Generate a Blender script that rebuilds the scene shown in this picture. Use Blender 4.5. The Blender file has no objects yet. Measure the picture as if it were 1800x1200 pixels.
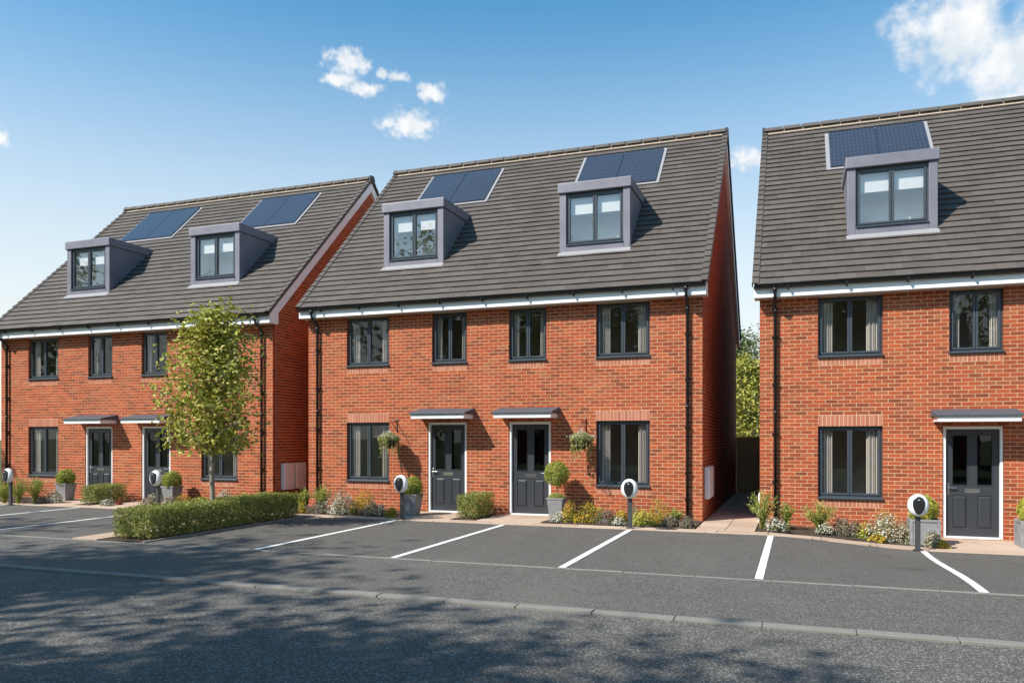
import bpy, math, random
from mathutils import Vector, Matrix
R = math.radians
sc = bpy.context.scene
col = sc.collection
random.seed(7)

# ------------------------------------------------------------------ camera
CAM = Vector((0, 0, 1.75))
cd = bpy.data.cameras.new('camera'); cam = bpy.data.objects.new('camera', cd); col.objects.link(cam)
cam.location = CAM; cam.rotation_euler = (R(90), 0, math.atan(502/1381))
cd.sensor_width = 36; cd.lens = 1381/1800*36; cd.shift_y = 168/1800
cd.clip_start = .1; cd.clip_end = 2000
sc.camera = cam

# ------------------------------------------------------------------ light
SUN_TO = Vector((0.648*.7071, 0.762*.7071, -.7071))      # direction the light travels
sl = bpy.data.lights.new('sun', 'SUN'); so = bpy.data.objects.new('sun', sl); col.objects.link(so)
sl.energy = 4.7; sl.angle = R(.8); sl.color = (1, .94, .855)
so.rotation_euler = SUN_TO.to_track_quat('-Z', 'Y').to_euler(); so.location = (-30, -35, 45)

w = bpy.data.worlds.new('World'); sc.world = w; w.use_nodes = True
def world():
    nt = w.node_tree; N = nt.nodes; L = nt.links; N.clear()
    def n(t, **k):
        x = N.new(t)
        for a, b in k.items(): setattr(x, a, b)
        return x
    def m(op, a, b=None, c=None):
        x = n('ShaderNodeMath', operation=op)
        for i, v in enumerate((a, b, c)):
            if v is None: continue
            if isinstance(v, (int, float)): x.inputs[i].default_value = v
            else: L.new(v, x.inputs[i])
        return x.outputs[0]
    out = n('ShaderNodeOutputWorld'); bg = n('ShaderNodeBackground'); bg.inputs[1].default_value = .12
    sky = n('ShaderNodeTexSky', sky_type='NISHITA', sun_disc=False)
    sky.sun_elevation = R(45); sky.sun_rotation = math.atan2(-SUN_TO.x, -SUN_TO.y)
    sky.altitude = 50; sky.air_density = 1.0; sky.dust_density = .4; sky.ozone_density = 1.0
    tc = n('ShaderNodeTexCoord'); sp = n('ShaderNodeSeparateXYZ'); L.new(tc.outputs['Generated'], sp.inputs[0])
    az = m('MULTIPLY', m('ARCTAN2', sp.outputs[0], sp.outputs[1]), 57.2958)
    el = m('MULTIPLY', m('ARCSINE', sp.outputs[2]), 57.2958)
    cb = n('ShaderNodeCombineXYZ'); L.new(az, cb.inputs[0]); L.new(el, cb.inputs[1])
    nz = n('ShaderNodeTexNoise'); nz.inputs['Scale'].default_value = 1.15; nz.inputs['Detail'].default_value = 6; nz.inputs['Roughness'].default_value = .58
    L.new(cb.outputs[0], nz.inputs['Vector'])
    nb = n('ShaderNodeTexNoise'); nb.inputs['Scale'].default_value = .34; nb.inputs['Detail'].default_value = 7; nb.inputs['Roughness'].default_value = .6
    L.new(cb.outputs[0], nb.inputs['Vector'])
    def field(clouds):
        clouds = [(a, e, ra*1.2, re*1.25) for a, e, ra, re in clouds]; acc = None
        for a0, e0, ra, re in clouds:
            s = n('ShaderNodeVectorMath', operation='SUBTRACT'); L.new(cb.outputs[0], s.inputs[0]); s.inputs[1].default_value = (a0, e0, 0)
            k = n('ShaderNodeVectorMath', operation='MULTIPLY'); L.new(s.outputs[0], k.inputs[0]); k.inputs[1].default_value = (1/ra, 1/re, 0)
            l = n('ShaderNodeVectorMath', operation='LENGTH'); L.new(k.outputs[0], l.inputs[0])
            acc = l.outputs['Value'] if acc is None else m('MINIMUM', acc, l.outputs['Value'])
        return m('SUBTRACT', 1, acc)
    small = [(-31.8, 25.0, 1.5, .75), (-32.3, 23.95, 1.1, .42), (-30.9, 23.5, 1.35, .42), (-29.4, 24.5, .5, .32), (-28.3, 24.4, .8, .3),
             (-25.8, 23.55, .95, .62), (-27.4, 21.5, 1.9, .85), (-3.2, 18.7, 1.6, .6), (-53.3, 17.7, .7, .55)]
    big = [(9.8, 24.6, 4.2, 2.7), (13.6, 21.6, 3.8, 2.9), (17.5, 24.5, 5.5, 3.5), (12.3, 19.6, 2.4, 1.4)]
    fs = m('ADD', field(small), m('MULTIPLY', m('SUBTRACT', nz.outputs[0], .5), 2.3))
    fb = m('ADD', field(big), m('MULTIPLY', m('SUBTRACT', nb.outputs[0], .5), 2.2))
    def sm(v, a, b):
        x = n('ShaderNodeMapRange', interpolation_type='SMOOTHSTEP'); L.new(v, x.inputs[0]); x.inputs[1].default_value = a; x.inputs[2].default_value = b
        return x.outputs[0]
    dens = m('MAXIMUM', m('MULTIPLY', sm(fs, -.12, .75), .92), m('MULTIPLY', sm(fb, .05, .75), .97))
    # cloud tone
    nb2 = n('ShaderNodeTexNoise'); nb2.inputs['Scale'].default_value = .5; nb2.inputs['Detail'].default_value = 5
    L.new(cb.outputs[0], nb2.inputs['Vector'])
    cr = n('ShaderNodeValToRGB'); cr.color_ramp.elements[0].position = .38; cr.color_ramp.elements[1].position = .6
    cr.color_ramp.elements[0].color = (4.6, 5.0, 5.3, 1); cr.color_ramp.elements[1].color = (6.0, 6.0, 6.0, 1)
    L.new(nb2.outputs[0], cr.inputs[0])
    # thin bright haze toward the horizon
    hz = n('ShaderNodeMapRange', interpolation_type='SMOOTHSTEP'); L.new(el, hz.inputs[0])
    hz.inputs[1].default_value = 31; hz.inputs[2].default_value = 2; hz.inputs[3].default_value = 0; hz.inputs[4].default_value = .92
    mx0 = n('ShaderNodeMixRGB'); L.new(hz.outputs[0], mx0.inputs[0]); tn = n('ShaderNodeMixRGB', blend_type='MULTIPLY'); tn.inputs[0].default_value = 1; L.new(sky.outputs[0], tn.inputs[1]); tn.inputs[2].default_value = (.50, 1.08, 1.19, 1); L.new(tn.outputs[0], mx0.inputs[1]); mx0.inputs[2].default_value = (5.75, 5.6, 5.3, 1)
    mx = n('ShaderNodeMixRGB'); L.new(dens, mx.inputs[0]); L.new(mx0.outputs[0], mx.inputs[1]); L.new(cr.outputs[0], mx.inputs[2])
    L.new(mx.outputs[0], bg.inputs[0]); L.new(bg.outputs[0], out.inputs[0])
world()
vs = sc.view_settings; vs.view_transform = 'Standard'; vs.look = 'None'; vs.gamma = 1; vs.exposure = 0.5; vs.use_curve_mapping = False
sc.render.engine = 'CYCLES'; sc.cycles.use_denoising = True
sc.cycles.max_bounces = 8; sc.cycles.transparent_max_bounces = 12; sc.cycles.caustics_reflective = False; sc.cycles.caustics_refractive = False

# ------------------------------------------------------------------ materials
MATS = {}
class NT:
    def __init__(s, name):
        s.mat = bpy.data.materials.new(name); s.mat.use_nodes = True
        s.t = s.mat.node_tree; s.N = s.t.nodes; s.L = s.t.links
        s.b = s.N['Principled BSDF']; MATS[name] = s.mat
    def n(s, t, inp=None, **k):
        x = s.N.new(t)
        for a, b in k.items(): setattr(x, a, b)
        for a, v in (inp or {}).items():
            if hasattr(v, 'is_linked'): s.L.new(v, x.inputs[a])
            else: x.inputs[a].default_value = v
        return x
    def noise(s, scale, detail=4, rough=.55, vec=None):
        x = s.n('ShaderNodeTexNoise', {'Scale': scale, 'Detail': detail, 'Roughness': rough})
        s.L.new(vec or s.coord(), x.inputs['Vector']); return x.outputs[0]
    def coord(s, which='Object'):
        if not hasattr(s, '_tc'): s._tc = s.n('ShaderNodeTexCoord')
        return s._tc.outputs[which]
    def world_pos(s):
        if not hasattr(s, '_g'): s._g = s.n('ShaderNodeNewGeometry')
        return s._g.outputs['Position']
    def island(s):
        if not hasattr(s, '_g'): s._g = s.n('ShaderNodeNewGeometry')
        oi = s.n('ShaderNodeObjectInfo')
        a = s.n('ShaderNodeMath', {0: s._g.outputs['Random Per Island'], 1: oi.outputs['Random']}, operation='ADD')
        return s.n('ShaderNodeMath', {0: a.outputs[0]}, operation='FRACT').outputs[0]
    def ramp(s, f, stops):
        x = s.n('ShaderNodeValToRGB'); e = x.color_ramp.elements
        while len(e) < len(stops): e.new(.5)
        for i, (p, c) in enumerate(stops): e[i].position = p; e[i].color = (*c, 1)
        s.L.new(f, x.inputs[0]); return x.outputs[0]
    def mix(s, f, a, b, mode='MIX'):
        x = s.n('ShaderNodeMixRGB', blend_type=mode)
        for i, v in enumerate((f, a, b)):
            if hasattr(v, 'is_linked'): s.L.new(v, x.inputs[i])
            elif i == 0: x.inputs[0].default_value = v
            else: x.inputs[i].default_value = (*v, 1)
        return x.outputs[0]
    def bump(s, h, strength, dist):
        x = s.n('ShaderNodeBump', {'Strength': strength, 'Distance': dist, 'Height': h}); s.L.new(x.outputs[0], s.b.inputs['Normal'])
    def col(s, c):
        if hasattr(c, 'is_linked'): s.L.new(c, s.b.inputs['Base Color'])
        else: s.b.inputs['Base Color'].default_value = (*c, 1)
    def set(s, **k):
        for a, v in k.items():
            a = a.replace('_', ' ')
            if hasattr(v, 'is_linked'): s.L.new(v, s.b.inputs[a])
            else: s.b.inputs[a].default_value = v
        return s

def simple(name, c, rough=.5, var=.12, scale=6, metal=0, spec=.5, bump=0):
    t = NT(name); f = t.noise(scale, 5, .6)
    t.col(t.mix(f, tuple(x*(1-var) for x in c), tuple(min(1, x*(1+var)) for x in c)))
    t.set(Roughness=rough, Metallic=metal); t.b.inputs['Specular IOR Level'].default_value = spec
    if bump: t.bump(t.noise(scale*12, 3), bump, .004)
    return t.mat

def brick_mat(name, stops, rough=.85):
    t = NT(name)
    c = t.ramp(t.island(), stops)
    p = t.world_pos()
    f = t.noise(38, 4, .65, p); f2 = t.noise(1.1, 3, .5, p)
    c = t.mix(t.ramp(f, [(.3, (0, 0, 0)), (.75, (1, 1, 1))]), c, t.mix(.45, c, (.44, .15, .058)))
    c = t.mix(t.ramp(f2, [(.35, (0, 0, 0)), (.7, (.25, .25, .25))]), c, (.42, .115, .045))
    bl = t.noise(.8, 6, .7, p); c = t.mix(t.ramp(bl, [(.58, (0, 0, 0)), (.82, (.22, .22, .22))]), c, (.56, .34, .22))
    t.col(c); t.set(Roughness=rough); t.b.inputs['Specular IOR Level'].default_value = .25
    t.bump(t.noise(160, 3, .6, p), .5, .003); return t.mat
brick_mat('brick', [(0, (.15, .028, .018)), (.2, (.29, .044, .020)), (.5, (.385, .060, .023)), (.72, (.46, .086, .030)), (.86, (.22, .038, .022)), (1, (.38, .115, .05))])
brick_mat('soldier', [(0, (.40, .135, .095)), (.5, (.46, .17, .12)), (1, (.53, .22, .16))])
t = NT('mortar'); p = t.world_pos(); t.col(t.mix(t.noise(9, 5, .6, p), (.64, .45, .26), (.80, .60, .37))); t.set(Roughness=.95); t.bump(t.noise(140, 3, .6, p), .4, .003)

t = NT('tile'); p = t.world_pos(); f = t.island()
c = t.ramp(f, [(0, (.076, .062, .052)), (.5, (.092, .076, .064)), (1, (.112, .093, .079))])
c = t.mix(t.ramp(t.noise(.55, 4, .6, p), [(.35, (0, 0, 0)), (.7, (.5, .5, .5))]), c, (.122, .100, .086))
c = t.mix(t.ramp(t.noise(22, 5, .7, p), [(.4, (0, 0, 0)), (.8, (.45, .45, .45))]), c, (.068, .062, .056))
t.col(c); t.set(Roughness=.72); t.bump(t.noise(90, 4, .6, p), .35, .004)
simple('verge', (.035, .036, .038), .55, .2, 8)
simple('ridge', (.10, .085, .075), .75, .25, 9, bump=.3)
simple('ridge_mortar', (.56, .44, .33), .95, .15, 14, bump=.4)
simple('deck', (.05, .045, .04), .9)
simple('white_upvc', (.87, .87, .87), .33, .03, 2)
simple('black_pipe', (.012, .013, .015), .28, .15, 5)
simple('anthracite', (.056, .068, .082), .38, .08, 4)
simple('door_paint', (.040, .044, .052), .36, .07, 5, bump=.04)
simple('chrome', (.62, .62, .62), .22, .05, 8, metal=1)
simple('dark_slot', (.02, .02, .02), .6)
simple('canopy_top', (.075, .086, .105), .6, .12, 7)
t = NT('zinc'); c = t.mix(t.ramp(t.noise(2.2, 6, .7), [(.3, (0, 0, 0)), (.72, (1, 1, 1))]), (.165, .16, .195), (.235, .225, .262))
t.col(c); t.set(Roughness=.5, Metallic=.15); t.bump(t.noise(5, 3), .15, .01)
simple('flashing', (.30, .29, .30), .5, .1, 7)
t = NT('solar'); x = t.n('ShaderNodeSeparateXYZ', {0: t.coord()})
def line(o, k, wdt):
    a = t.n('ShaderNodeMath', {0: o, 1: k}, operation='MULTIPLY'); f = t.n('ShaderNodeMath', {0: a.outputs[0]}, operation='FRACT')
    return t.n('ShaderNodeMath', {0: f.outputs[0], 1: wdt}, operation='LESS_THAN').outputs[0]
g = t.n('ShaderNodeMath', {0: line(x.outputs[0], 11.6, .16), 1: line(x.outputs[1], 7.2, .10)}, operation='MAXIMUM').outputs[0]
nzv = t.noise(1.3, 3)
t.col(t.mix(g, t.mix(nzv, (.026, .033, .052), (.042, .050, .072)), (.056, .066, .088)))
t.set(Roughness=.13); t.b.inputs['Specular IOR Level'].default_value = .55
simple('lining', (.58, .53, .48), .9, .05)
simple('attic_lining', (.80, .79, .77), .9, .05)
t = NT('curtain'); wv = t.n('ShaderNodeTexWave', {'Scale': 9, 'Distortion': 1.2}, bands_direction='X'); t.L.new(t.coord(), wv.inputs['Vector'])
t.col(t.mix(wv.outputs[0], (.42, .37, .33), (.60, .54, .48))); t.set(Roughness=.9)
simple('blind', (.86, .85, .82), .8, .02)

def glass(name, base, k, tint):
    t = NT(name); t.N.remove(t.b)
    tr = t.n('ShaderNodeBsdfTransparent', {0: (*tint, 1)}); gl = t.n('ShaderNodeBsdfGlossy', {'Color': (.93, .96, 1, 1), 'Roughness': .0})
    lw = t.n('ShaderNodeLayerWeight', {'Blend': .5}); fr = t.n('ShaderNodeMath', {0: lw.outputs['Facing'], 1: 4.0}, operation='POWER'); a = t.n('ShaderNodeMath', {0: fr.outputs[0], 1: k, 2: base}, operation='MULTIPLY_ADD', use_clamp=True)
    mx = t.n('ShaderNodeMixShader', {0: a.outputs[0], 1: tr.outputs[0], 2: gl.outputs[0]})
    bp = t.n('ShaderNodeBump', {'Strength': .06, 'Distance': .02, 'Height': t.noise(1.7, 2)})
    t.L.new(bp.outputs[0], gl.inputs['Normal'])
    t.L.new(mx.outputs[0], t.N['Material Output'].inputs[0])
glass('glass', .035, .7, (.975, .98, .975))
glass('glass_coated', .125, .7, (.975, .98, .985))
glass('glass_door', .04, .7, (.35, .35, .34))

def asphalt(name, dark, light, spec_amt, sp_scale):
    t = NT(name); p = t.coord()
    big = t.noise(.35, 5, .6, p); fine = t.noise(95, 2, .5, p)
    v = t.n('ShaderNodeTexVoronoi', {'Scale': sp_scale}, feature='F1'); t.L.new(p, v.inputs['Vector'])
    c = t.mix(big, dark, light)
    c = t.mix(t.ramp(fine, [(.35, (.55, .55, .55)), (.65, (0, 0, 0))]), c, tuple(x*.35 for x in dark))
    sel = t.ramp(v.outputs['Color'], [(.58, (0, 0, 0)), (.86, (spec_amt,)*3)])
    c = t.mix(sel, c, (.40, .39, .37))
    mid = t.noise(2.6, 4, .7, p)
    c = t.mix(t.ramp(mid, [(.5, (0, 0, 0)), (.8, (.4, .4, .4))]), c, tuple(x*.55 for x in dark))
    vo = t.n('ShaderNodeTexVoronoi', {'Scale': .55, 'Randomness': 1.0}, feature='F1'); wob = t.n('ShaderNodeMixRGB', {0: .12, 1: p}); nv = t.n('ShaderNodeTexNoise', {'Scale': 3.0, 'Detail': 4.0, 'Vector': p}); t.L.new(nv.outputs['Color'], wob.inputs[2]); t.L.new(wob.outputs[0], vo.inputs['Vector'])
    c = t.mix(t.ramp(vo.outputs['Distance'], [(.05, (.42, .42, .42)), (.13, (0, 0, 0))]), c, tuple(x*.35 for x in dark))
    st = t.n('ShaderNodeMapping', {'Vector': p, 'Scale': (.9, .22, 1)}); pat = t.noise(1.0, 4, .6, st.outputs[0])
    c = t.mix(t.ramp(pat, [(.52, (0, 0, 0)), (.72, (.35, .35, .35))]), c, tuple(x*1.35 for x in light))
    t.col(c); t.set(Roughness=.82); t.b.inputs['Specular IOR Level'].default_value = .35
    t.bump(v.outputs['Distance'], .55, .006)
asphalt('asphalt_road', (.082, .076, .066), (.130, .120, .104), .62, 80)
asphalt('asphalt_footway', (.092, .086, .076), (.128, .119, .104), .45, 90)
asphalt('asphalt_bay', (.094, .088, .078), (.124, .116, .102), .35, 95)
simple('kerb_concrete', (.215, .205, .185), .9, .22, 5, bump=.5)
t = NT('slab'); p = t.world_pos()
c = t.ramp(t.island(), [(0, (.42, .305, .225)), (.5, (.50, .37, .275)), (1, (.55, .42, .325))])
c = t.mix(t.ramp(t.noise(5, 6, .7, p), [(.35, (0, 0, 0)), (.75, (.5, .5, .5))]), c, (.36, .26, .19))
t.col(c); t.set(Roughness=.9); t.bump(t.noise(60, 4, .6, p), .35, .004)
simple('joint', (.13, .105, .085), .95)
t = NT('road_paint'); c = t.mix(t.ramp(t.noise(26, 5, .7), [(.62, (0, 0, 0)), (.8, (.5, .5, .5))]), (.80, .80, .78), (.22, .22, .21)); t.col(c); t.set(Roughness=.7); t.bump(t.noise(70, 3), .5, .004)
t = NT('soil'); c = t.mix(t.noise(30, 5, .7), (.030, .020, .014), (.10, .068, .045)); t.col(c); t.set(Roughness=1.0); t.bump(t.noise(35, 5, .7), 1, .03)
t = NT('lawn'); t.col(t.mix(t.noise(2, 6, .7), (.045, .075, .02), (.09, .12, .035))); t.set(Roughness=1.0); t.bump(t.noise(60, 3), 1, .04)
t = NT('fence_wood'); wv = t.noise(3, 4, .6, t.world_pos())
mp = t.n('ShaderNodeMapping', {'Vector': t.world_pos(), 'Scale': (40, 40, 2.2)}); g = t.noise(1, 5, .6, mp.outputs[0])
c = t.mix(t.ramp(g, [(.3, (0, 0, 0)), (.7, (1, 1, 1))]), (.42, .26, .12), (.74, .52, .28)); c = t.mix(t.n('ShaderNodeMath', {0: t.island(), 1: .5}, operation='MULTIPLY').outputs[0], c, (.30, .19, .09)); t.col(c); t.set(Roughness=.85)
t = NT('bark'); mp = t.n('ShaderNodeMapping', {'Vector': t.coord(), 'Scale': (30, 30, 8)}); c = t.mix(t.noise(1, 5, .7, mp.outputs[0]), (.15, .12, .095), (.42, .36, .30)); t.col(c); t.set(Roughness=.9); t.bump(t.noise(1, 4, .6, mp.outputs[0]), .6, .01)
t = NT('galvanised'); c = t.mix(t.ramp(t.noise(4, 6, .7), [(.3, (0, 0, 0)), (.7, (1, 1, 1))]), (.22, .22, .235), (.36, .355, .355)); t.col(c); t.set(Roughness=.55, Metallic=.1); t.bump(t.noise(18, 4), .2, .004)
simple('charger_white', (.84, .85, .86), .25, .02, 3)
simple('charger_black', (.018, .018, .02), .32, .1, 6)
simple('charger_post', (.055, .057, .06), .45, .12, 8)
simple('chain', (.08, .08, .08), .5)
simple('coir', (.055, .035, .022), .95, .4, 20, bump=.8)
t = NT('status_light'); t.col((.8, .82, .85)); t.set(Roughness=.3)

def leafmat(name, stops, trans=.35, tcol=None, rough=.5):
    t = NT(name); c = t.ramp(t.island(), stops)
    c = t.mix(t.ramp(t.noise(3.5, 3), [(.4, (0, 0, 0)), (.65, (.45, .45, .45))]), c, stops[0][1])
    t.col(c); t.set(Roughness=rough); t.b.inputs['Specular IOR Level'].default_value = .35
    trans = min(trans, .3); tl = t.n('ShaderNodeBsdfTranslucent'); tb = t.mix(.35, c, tcol or (.25, .32, .03)); t.L.new(tb, tl.inputs[0])
    mx = t.n('ShaderNodeMixShader', {0: trans, 1: t.b.outputs[0], 2: tl.outputs[0]}); t.L.new(mx.outputs[0], t.N['Material Output'].inputs[0])
leafmat('leaf_tree', [(0, (.25, .27, .04)), (.5, (.47, .46, .08)), (.85, (.62, .58, .14)), (1, (.66, .54, .17))], .28)
leafmat('leaf_big', [(0, (0.08, 0.12, 0.028)), (.6, (0.15, 0.22, 0.044)), (1, (0.24, 0.3, 0.06))])
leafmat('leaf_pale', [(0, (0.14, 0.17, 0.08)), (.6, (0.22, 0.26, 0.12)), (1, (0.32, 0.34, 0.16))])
leafmat('leaf_hedge', [(0, (.15, .18, .045)), (.5, (.31, .335, .08)), (.85, (.46, .46, .13)), (1, (.52, .43, .17))], .28)
leafmat('leaf_box', [(0, (0.188, 0.245, 0.045)), (.5, (0.375, 0.413, 0.07)), (1, (0.637, 0.637, 0.138))])
leafmat('leaf_spray', [(0, (0.213, 0.263, 0.055)), (.5, (0.413, 0.45, 0.105)), (1, (0.675, 0.65, 0.2))])
leafmat('leaf_orange', [(0, (0.188, 0.213, 0.03)), (.45, (0.425, 0.413, 0.05)), (.75, (0.85, 0.6, 0.0625)), (1, (0.85, 0.325, 0.05))])
leafmat('leaf_lime', [(0, (0.275, 0.3, 0.05)), (.5, (0.55, 0.55, 0.0875)), (1, (0.85, 0.775, 0.15))])
leafmat('leaf_basket', [(0, (.22, .25, .07)), (.5, (.40, .42, .14)), (1, (.60, .58, .30))])
leafmat('leaf_grey', [(0, (0.15, 0.175, 0.0875)), (.6, (0.3, 0.325, 0.175)), (1, (0.5, 0.5, 0.3))])
leafmat('petal_white', [(0, (.55, .52, .42)), (1, (.8, .78, .7))], .2, (.7, .7, .6))
leafmat('petal_cream', [(0, (.5, .40, .30)), (1, (.74, .64, .5))], .2, (.6, .5, .4))
leafmat('petal_pink', [(0, (.30, .16, .15)), (1, (.52, .36, .32))], .2, (.4, .25, .2))
leafmat('petal_purple', [(0, (.15, .085, .10)), (1, (.34, .24, .24))], .2, (.25, .15, .18))
leafmat('petal_yellow', [(0, (.55, .32, .03)), (1, (.75, .55, .09))], .25, (.6, .4, .05))
leafmat('petal_red', [(0, (.25, .05, .03)), (1, (.45, .12, .06))], .2, (.35, .08, .04))

# ------------------------------------------------------------------ mesh helpers
class MB:
    def __init__(s): s.v = []; s.f = []
    def box(s, x0, x1, y0, y1, z0, z1, skip=''):
        b = len(s.v)
        s.v += [(x0, y0, z0), (x1, y0, z0), (x1, y1, z0), (x0, y1, z0), (x0, y0, z1), (x1, y0, z1), (x1, y1, z1), (x0, y1, z1)]
        for k, q in (('b', (0, 3, 2, 1)), ('t', (4, 5, 6, 7)), ('f', (0, 1, 5, 4)), ('r', (1, 2, 6, 5)), ('k', (2, 3, 7, 6)), ('l', (3, 0, 4, 7))):
            if k not in skip: s.f.append(tuple(b+i for i in q))
        return s
    def hexa(s, pts):                    # 8 points ordered as box()
        b = len(s.v); s.v += [tuple(p) for p in pts]
        for q in ((0, 3, 2, 1), (4, 5, 6, 7), (0, 1, 5, 4), (1, 2, 6, 5), (2, 3, 7, 6), (3, 0, 4, 7)): s.f.append(tuple(b+i for i in q))
        return s
    def poly(s, pts):
        b = len(s.v); s.v += [tuple(p) for p in pts]; s.f.append(tuple(range(b, b+len(pts)))); return s
    def prism_x(s, prof, x0, x1):        # prof: list of (y,z), counter-clockwise seen from +x
        n = len(prof); b = len(s.v)
        s.v += [(x0, y, z) for y, z in prof] + [(x1, y, z) for y, z in prof]
        s.f.append(tuple(b+i for i in reversed(range(n)))); s.f.append(tuple(b+n+i for i in range(n)))
        for i in range(n): j = (i+1) % n; s.f.append((b+i, b+j, b+n+j, b+n+i))
        return s
    def tube(s, pts, rad, n=8, caps=True):
        pts = [Vector(p) for p in pts]; rad = rad if isinstance(rad, (list, tuple)) else [rad]*len(pts)
        b = len(s.v); up = Vector((.013, .021, 1))
        for i, p in enumerate(pts):
            d = (pts[min(i+1, len(pts)-1)]-pts[max(i-1, 0)]).normalized()
            ref = Vector((1, 0, 0)) if abs(d.dot(up.normalized())) > .97 else up
            a = d.cross(ref).normalized(); c = a.cross(d)
            for k in range(n):
                t = 2*math.pi*k/n; q = p+rad[i]*(a*math.cos(t)-c*math.sin(t)); s.v.append(tuple(q))
        for i in range(len(pts)-1):
            for k in range(n):
                l = (k+1) % n; s.f.append((b+i*n+k, b+i*n+l, b+(i+1)*n+l, b+(i+1)*n+k))
        if caps:
            s.f.append(tuple(b+k for k in reversed(range(n)))); e = b+(len(pts)-1)*n; s.f.append(tuple(e+k for k in range(n)))
        return s
    def mesh(s, name, mat, smooth=False):
        me = bpy.data.meshes.new(name); me.from_pydata(s.v, [], s.f); me.materials.append(MATS[mat])
        if smooth: me.polygons.foreach_set('use_smooth', [True]*len(me.polygons))
        me.update(); return me
def link(name, data, parent=None, loc=None, **props):
    o = bpy.data.objects.new(name, data); col.objects.link(o)
    if parent is not None: o.parent = parent
    if loc is not None: o.location = loc
    for k, v in props.items(): o[k] = v
    return o
def bevel(o, w=.006, seg=2):
    m = o.modifiers.new('bevel', 'BEVEL'); m.width = w; m.segments = seg; m.limit_method = 'ANGLE'; return o
def leaves(pts, size, aspect=.55, rnd=random, up=.0, jit=.35):
    """pts: list of (pos, outward normal); every leaf is a small folded blade of its own"""
    v = []; f = []
    for p, nrm in pts:
        d = Vector((rnd.gauss(0, 1), rnd.gauss(0, 1), rnd.gauss(0, 1)+up))
        nn = (Vector(nrm)*1.3+Vector((rnd.gauss(0, 1), rnd.gauss(0, 1), rnd.gauss(0, 1)+.3))*.75).normalized()
        d = (d-nn*d.dot(nn)); d = d.normalized() if d.length > 1e-4 else Vector((1, 0, 0))
        s = nn.cross(d); L = size*rnd.uniform(1-jit, 1+jit); W = L*aspect*.5
        p = Vector(p); b = len(v)
        v += [tuple(p-d*L*.5), tuple(p+s*W+nn*W*.35), tuple(p+d*L*.5-nn*L*.12), tuple(p-s*W+nn*W*.35)]
        f += [(b, b+1, b+2), (b, b+2, b+3)]
    return v, f
def leafmesh(name, pts, size, mat, **k):
    v, f = leaves(pts, size, **k); me = bpy.data.meshes.new(name); me.from_pydata(v, [], f); me.materials.append(MATS[mat]); me.update(); return me
def ss(a, b, x):
    t = min(1, max(0, (x-a)/(b-a))); return t*t*(3-2*t)
def gz(x, y): return -.16*ss(-.7, 2.2, x)*ss(10.2, 14.5, y)

# ------------------------------------------------------------------ the ground
def sheet(name, x0, x1, y0, y1, dz, mat, step=.5, parent=None, **p):
    nx = max(1, int((x1-x0)/step)); ny = max(1, int((y1-y0)/step)); b = MB()
    for j in range(ny+1):
        for i in range(nx+1):
            x = x0+(x1-x0)*i/nx; y = y0+(y1-y0)*j/ny; b.v.append((x, y, gz(x, y)+dz))
    for j in range(ny):
        for i in range(nx): a = j*(nx+1)+i; b.f.append((a, a+1, a+nx+2, a+nx+1))
    return link(name, b.mesh(name, mat, True), parent, **p)
S = dict(kind='structure')
link('ground', MB().poly([(-500, -500, -.24), (500, -500, -.24), (500, 500, -.24), (-500, 500, -.24)]).mesh('ground', 'lawn'), **S)
sheet('road', -70, 45, .9, 7.66, -.022, 'asphalt_road', 5, **S)
sheet('verge', -70, 45, -14, .75, .0, 'lawn', 3, **S)
sheet('footway', -70, 45, 7.80, 10.09, -.004, 'asphalt_footway', .5, **S)
bays = sheet('parking_bays', -26, 12, 10.12, 14.80, -.004, 'asphalt_bay', .25, **S)

def stones(name, stone, x0, x1, pitch, y0, y1, top, depth, mat, lip=0):
    base = sheet(name, x0, x1, y0+.012, y1-.004, top-.014, 'joint', .3, **S)
    b = MB().box(.004, pitch-.005, 0, y1-y0, -depth, 0)
    me = b.mesh(stone, mat); rnd = random.Random(3); x = x0; k = 0
    while x < x1:
        o = link(stone, me, base, (x+rnd.uniform(-.002, .002), y0+rnd.uniform(-.004, .004), top+gz(x+.4, y0)+rnd.uniform(-.004, .003)))
        o.rotation_euler = (rnd.uniform(-.006, .006), rnd.uniform(-.003, .003), rnd.uniform(-.003, .003)); bevel(o, .007, 2)
        x += pitch
    return base
stones('kerb', 'kerb_stone', -22.3+.04, 10.5, .813, 7.655, 7.803, .004, .14, 'kerb_concrete')
stones('bay_edging', 'edging_stone', -25.0, 10.5, .915, 10.068, 10.125, .004, .12, 'kerb_concrete')
stones('far_kerb', 'kerb_stone', -8, 8, .915, .76, .90, .05, .2, 'kerb_concrete')

# painted bay lines
for x in (-7.95, -5.53, -2.98, -.45, 1.98, 4.5, 7.0, -14.2, -16.8, -19.35, -21.9):
    b = MB(); n = 18
    for j in range(n+1):
        y = 10.15+(14.7-10.15)*j/n
        for sx in (-.05, .05): xx = x+sx+.002*math.sin(y*9+x+sx*40); b.v.append((xx, y, gz(xx, y)+.002))
    b.f = [(2*j, 2*j+1, 2*j+3, 2*j+2) for j in range(n)]
    link('bay_line', b.mesh('bay_line', 'road_paint'), bays)

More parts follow.
